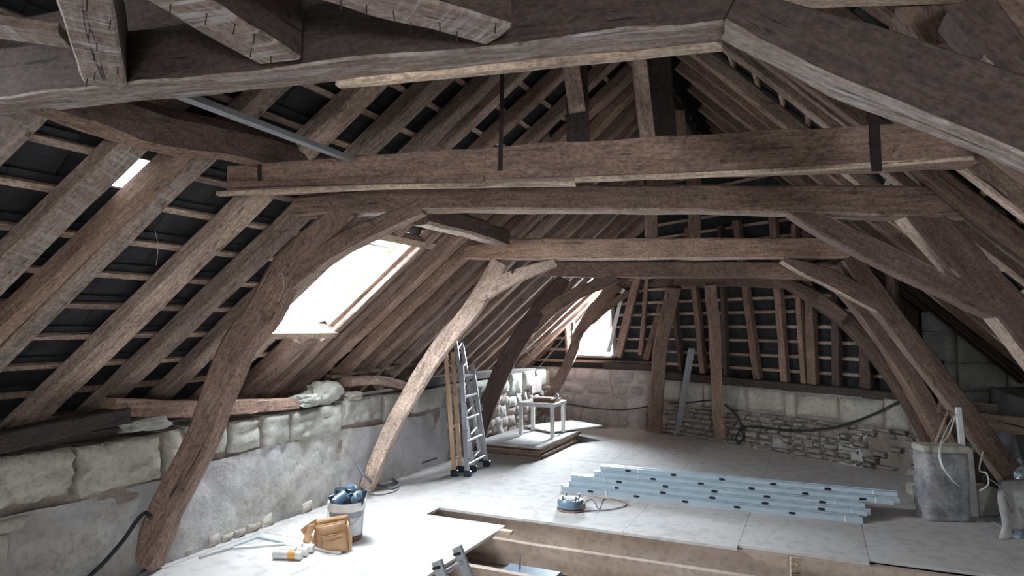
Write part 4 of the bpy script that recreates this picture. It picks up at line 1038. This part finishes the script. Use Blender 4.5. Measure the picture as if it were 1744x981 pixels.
thg('plaster_board', .05, .03, .95, 1646, 872, -.1, 'white', 'tall narrow white board behind the cement pier', 'board', tilt=-.06)
thg('stone_lump', .17, .2, .26, 1688, 882, .0, 'tufag', 'square grey stone beside the dark gap at the right', 'stone', .02)
thg('stone_lump', .10, .12, .14, 1562, 848, .4, 'tufa', 'small pale broken stone left of the cement pier', 'stone', .03)
o = timber('rail', [P(1600, 690, 6.9), P(1680, 720, 6.75), P(1800, 728, 6.6)], [.16, .18, .18], .1, NT, 'mid', None, rough=.008); tag(o, 'horizontal brown timber behind the long right post, over the foil duct', 'timber')
o = timber('short_prop', [P(1655, 775, 6.9), P(1640, 880, 6.6)], .2, .14, NT, 'dark', None); tag(o, 'dark stub of timber behind the cement pier', 'timber')
# foil duct
bm = bmesh.new(); pts = [P(1709, 729, 6.95), P(1714, 745, 6.7), P(1722, 780, 6.3), P(1752, 840, 6.1), P(1800, 900, 5.9)]
cs = [c for c, _ in catmull(pts, [1] * 5, 46)]; prev = V((0, -1, 0)); rings = []
for i, p in enumerate(cs):
    d = (cs[min(i + 1, 46)] - cs[max(i - 1, 0)]).normalized(); u = (prev - prev.dot(d) * d).normalized(); v = d.cross(u); prev = u; rr = .075 + (.006 if i % 2 else 0)
    rings.append([bm.verts.new(p + (u * cos(2 * pi * k / 18) + v * sin(2 * pi * k / 18)) * rr) for k in range(18)])
for i in range(46):
    for k in range(18): bm.faces.new((rings[i][k], rings[i][(k + 1) % 18], rings[i + 1][(k + 1) % 18], rings[i + 1][k]))
o = bmobj('foil_duct', bm, 'foil', None); tag(o, 'ribbed silver foil duct curving down at the right edge', 'duct')
# dusty sheet heap by the duct
bm = bmesh.new(); g = []
for i in range(15):
    row = []
    for j in range(21):
        u, v = i / 14, j / 20; c = P(1702 + 90 * u, 818, 5.9).lerp(G(1700 + u * 110, 918), v)
        c += V((noise.noise(V((u * 6, v * 2, 1))) * .03, noise.noise(V((u * 7, v * 2, 7))) * .08, 0)); row.append(bm.verts.new(c))
    g.append(row)
for i in range(14):
    for j in range(20): bm.faces.new((g[i][j], g[i + 1][j], g[i + 1][j + 1], g[i][j + 1])).smooth = True
o = bmobj('dust_sheet', bm, 'dust', None); md = o.modifiers.new('thick', 'SOLIDIFY'); md.thickness = .012; tag(o, 'hanging grey dust sheet under the foil duct at the right edge', 'sheet')
fstick('flat_strip', 1668, 872, 1738, 912, .09, .012, 'galv', 'flat metal strip slanting to the right edge on the floor', 'strip')
q = G(1742, 915); o = box('clamp', .14, .08, .06, yaw(q + V((0, 0, .03)), .4), 'reel', None, .01); tag(o, 'grey clamp lying at the right edge of the floor', 'clamp')
# cables
def cable(nm, pts, r, mat, lab, cat='cable', **kw): return tag(tube(nm, pts, r, mat, **kw), lab, cat)
def LW(px, py, off=-.04): return G2(px, py, off)
cable('conduit', [LW(120, 1010), LW(170, 965), LW(210, 920), LW(232, 888), LW(248, 873), TP(1, 262, 880) - NT * .03], .014, 'bcable', 'black conduit climbing the left wall to the foot of the huge post')
cable('conduit', [G(236, 985) + V((0, 0, .015)), G(262, 972) + V((0, 0, .02)), G(276, 950) + V((0, 0, .03)), LW(277, 930, -.02)], .016, 'gcable', 'grey conduit bend round the foot of the huge leaning post')
cable('conduit', [P(608, 790, 6.6), P(622, 812, 6.5), G(640, 832) + V((0, 0, .04)), G(668, 834) + V((0, 0, .02)), G(678, 826) + V((0, 0, .015)), G(664, 816) + V((0, 0, .02))], .015, 'gcable', 'thick grey conduit looping at the foot of the pale leaning post')
cable('cable', [P(625, 800, 6.9), G(655, 812) + V((0, 0, .12)), G(700, 805) + V((0, 0, .08)), LW(745, 780, -.02)], .009, 'bcable', 'thin black cable running along the left wall foot behind the pale post')
cable('cable', [G(625, 843) + V((0, 0, .01)), G(650, 844) + V((0, 0, .008)), G(676, 836) + V((0, 0, .008)), G(680, 826) + V((0, 0, .008))], .006, 'gcable', 'thin grey cable loop lying on the floor by the bucket')
def WB(px, py): return PL(px, py, WB0 - outB * .04, outB)
def WA_(px, py): return PL(px, py, WA0 - outA * .05, outA)
cable('cable', [WB(965, 688), WB(1010, 695), WB(1060, 698), WB(1105, 692)], .010, 'bcable', 'black cable sagging across the pink back wall')
cable('cable', [WA_(1140, 687), WA_(1180, 685), WA_(1215, 682), WA_(1235, 690), WA_(1255, 708), WA_(1262, 725), WA_(1254, 745), WA_(1258, 756), WA_(1266, 745), WA_(1262, 730)], .012, 'bcable', 'black cable on the rubble wall ending in a loop at its foot')
cable('cable', [WA_(1262, 735), WA_(1270, 727), WA_(1300, 728), WA_(1345, 733), WA_(1400, 731), WA_(1450, 720), WA_(1500, 700), WA_(1531, 684)], .014, 'bcable', 'thick black cable rising to the right across the plastered back wall')
cable('white_cable', [P(1628, 705, 5.9), P(1616, 740, 5.8), P(1602, 760, 5.6), P(1604, 790, 5.5), P(1622, 818, 5.5), P(1634, 828, 5.55)], .007, 'wcable', 'white cable hanging from the long right post onto the pier')
cable('white_cable', [P(1624, 708, 5.95), P(1606, 745, 5.7), P(1599, 775, 5.6), P(1606, 800, 5.55)], .006, 'wcable', 'second white cable hanging just left of the first one')
cable('white_cable', [P(1674, 768, 5.8), P(1668, 800, 5.8), P(1680, 806, 5.7), P(1683, 825, 5.7), P(1668, 836, 5.7)], .006, 'wcable', 'white cable loop between the pier and the dark gap')
cable('white_cable', [P(1684, 815, 5.8), P(1706, 832, 5.7), P(1722, 862, 5.6), G(1728, 905)], .006, 'gcable', 'pale cable running down in front of the dark gap')
cable('stick', [P(1618, 692, 6.3), P(1586, 773, 6.1)], .012, 'light', 'thin wooden stick slanting from the long right post to the pier', 'stick', sub=1)
cable('twine', [TP(1, 392, 680) - NT * .1, LW(405, 697, -.05), LW(425, 704, -.06), LW(440, 700, -.03)], .003, 'twine', 'pale string hanging from the huge post over the brown timber', 'string')
cable('twine', [LW(428, 700, -.02), LW(440, 684, -.03), LW(465, 684, -.02), LW(490, 690, -.02)], .003, 'twine', 'thin wire bow resting on the brown wall timber', 'wire')
cable('twine', [TP(1, 482, 470) - NT * .06, TP(1, 489, 468) - NT * .07, TP(1, 490, 490) - NT * .06, TP(1, 481, 515) - NT * .06], .004, 'twine', 'bent wire hooked on the huge post near the skylight', 'wire')
cable('twine', [P(264, 392, 3.8), P(269, 420, 3.8), P(266, 452, 3.8)], .002, 'twine', 'fine thread dangling below the left slates', 'thread')
cable('twine', [P(874, 452, 6.5), P(872, 466, 6.4), P(880, 452, 6.5), P(892, 444, 6.5)], .005, 'bcable', 'small dark hook on the pale left brace of the third truss', 'hook')
for i, (a, b) in enumerate([((1000, 520), (880, 610)), ((985, 535), (892, 600)), ((1008, 515), (905, 640))]):
    cable('hanging_wire', [P(*a, 10.2), P((a[0] + b[0]) / 2, (a[1] + b[1]) / 2 + 3, 10.0), P(*b, 9.8)], .006, 'twine', ['upper', 'middle', 'lower'][i] + ' pale wire strung beside the dormer, left of the crooked post', 'wire')
for i, (x, y, r_) in enumerate([(925, 575, 20), (918, 590, 24), (935, 565, 18)]):
    cable('wire_loop', [P(x + r_ * cos(a) * .9, y + r_ * sin(a), 9.9) for a in [.2 + 5 * k / 9 for k in range(10)]], .005, 'twine', ['middle', 'largest and lowest', 'smallest'][i] + ' loop of pale wire hanging left of the dormer', 'wire', sub=2)
fstick('board_strip', 1125, 737, 1245, 751, .12, .02, 'mid', 'thin board along the foot of the rubble wall by the back posts', 'board')
# peg in the second truss post
o = box('peg', .13, .04, .03, frame(V((.6, -.2, .7)), V((0, 1, 0)), TP(2, 716, 661) - NT * .03), 'new', None, .003); tag(o, 'small pale wedge nailed to the long pale left post', 'wedge')
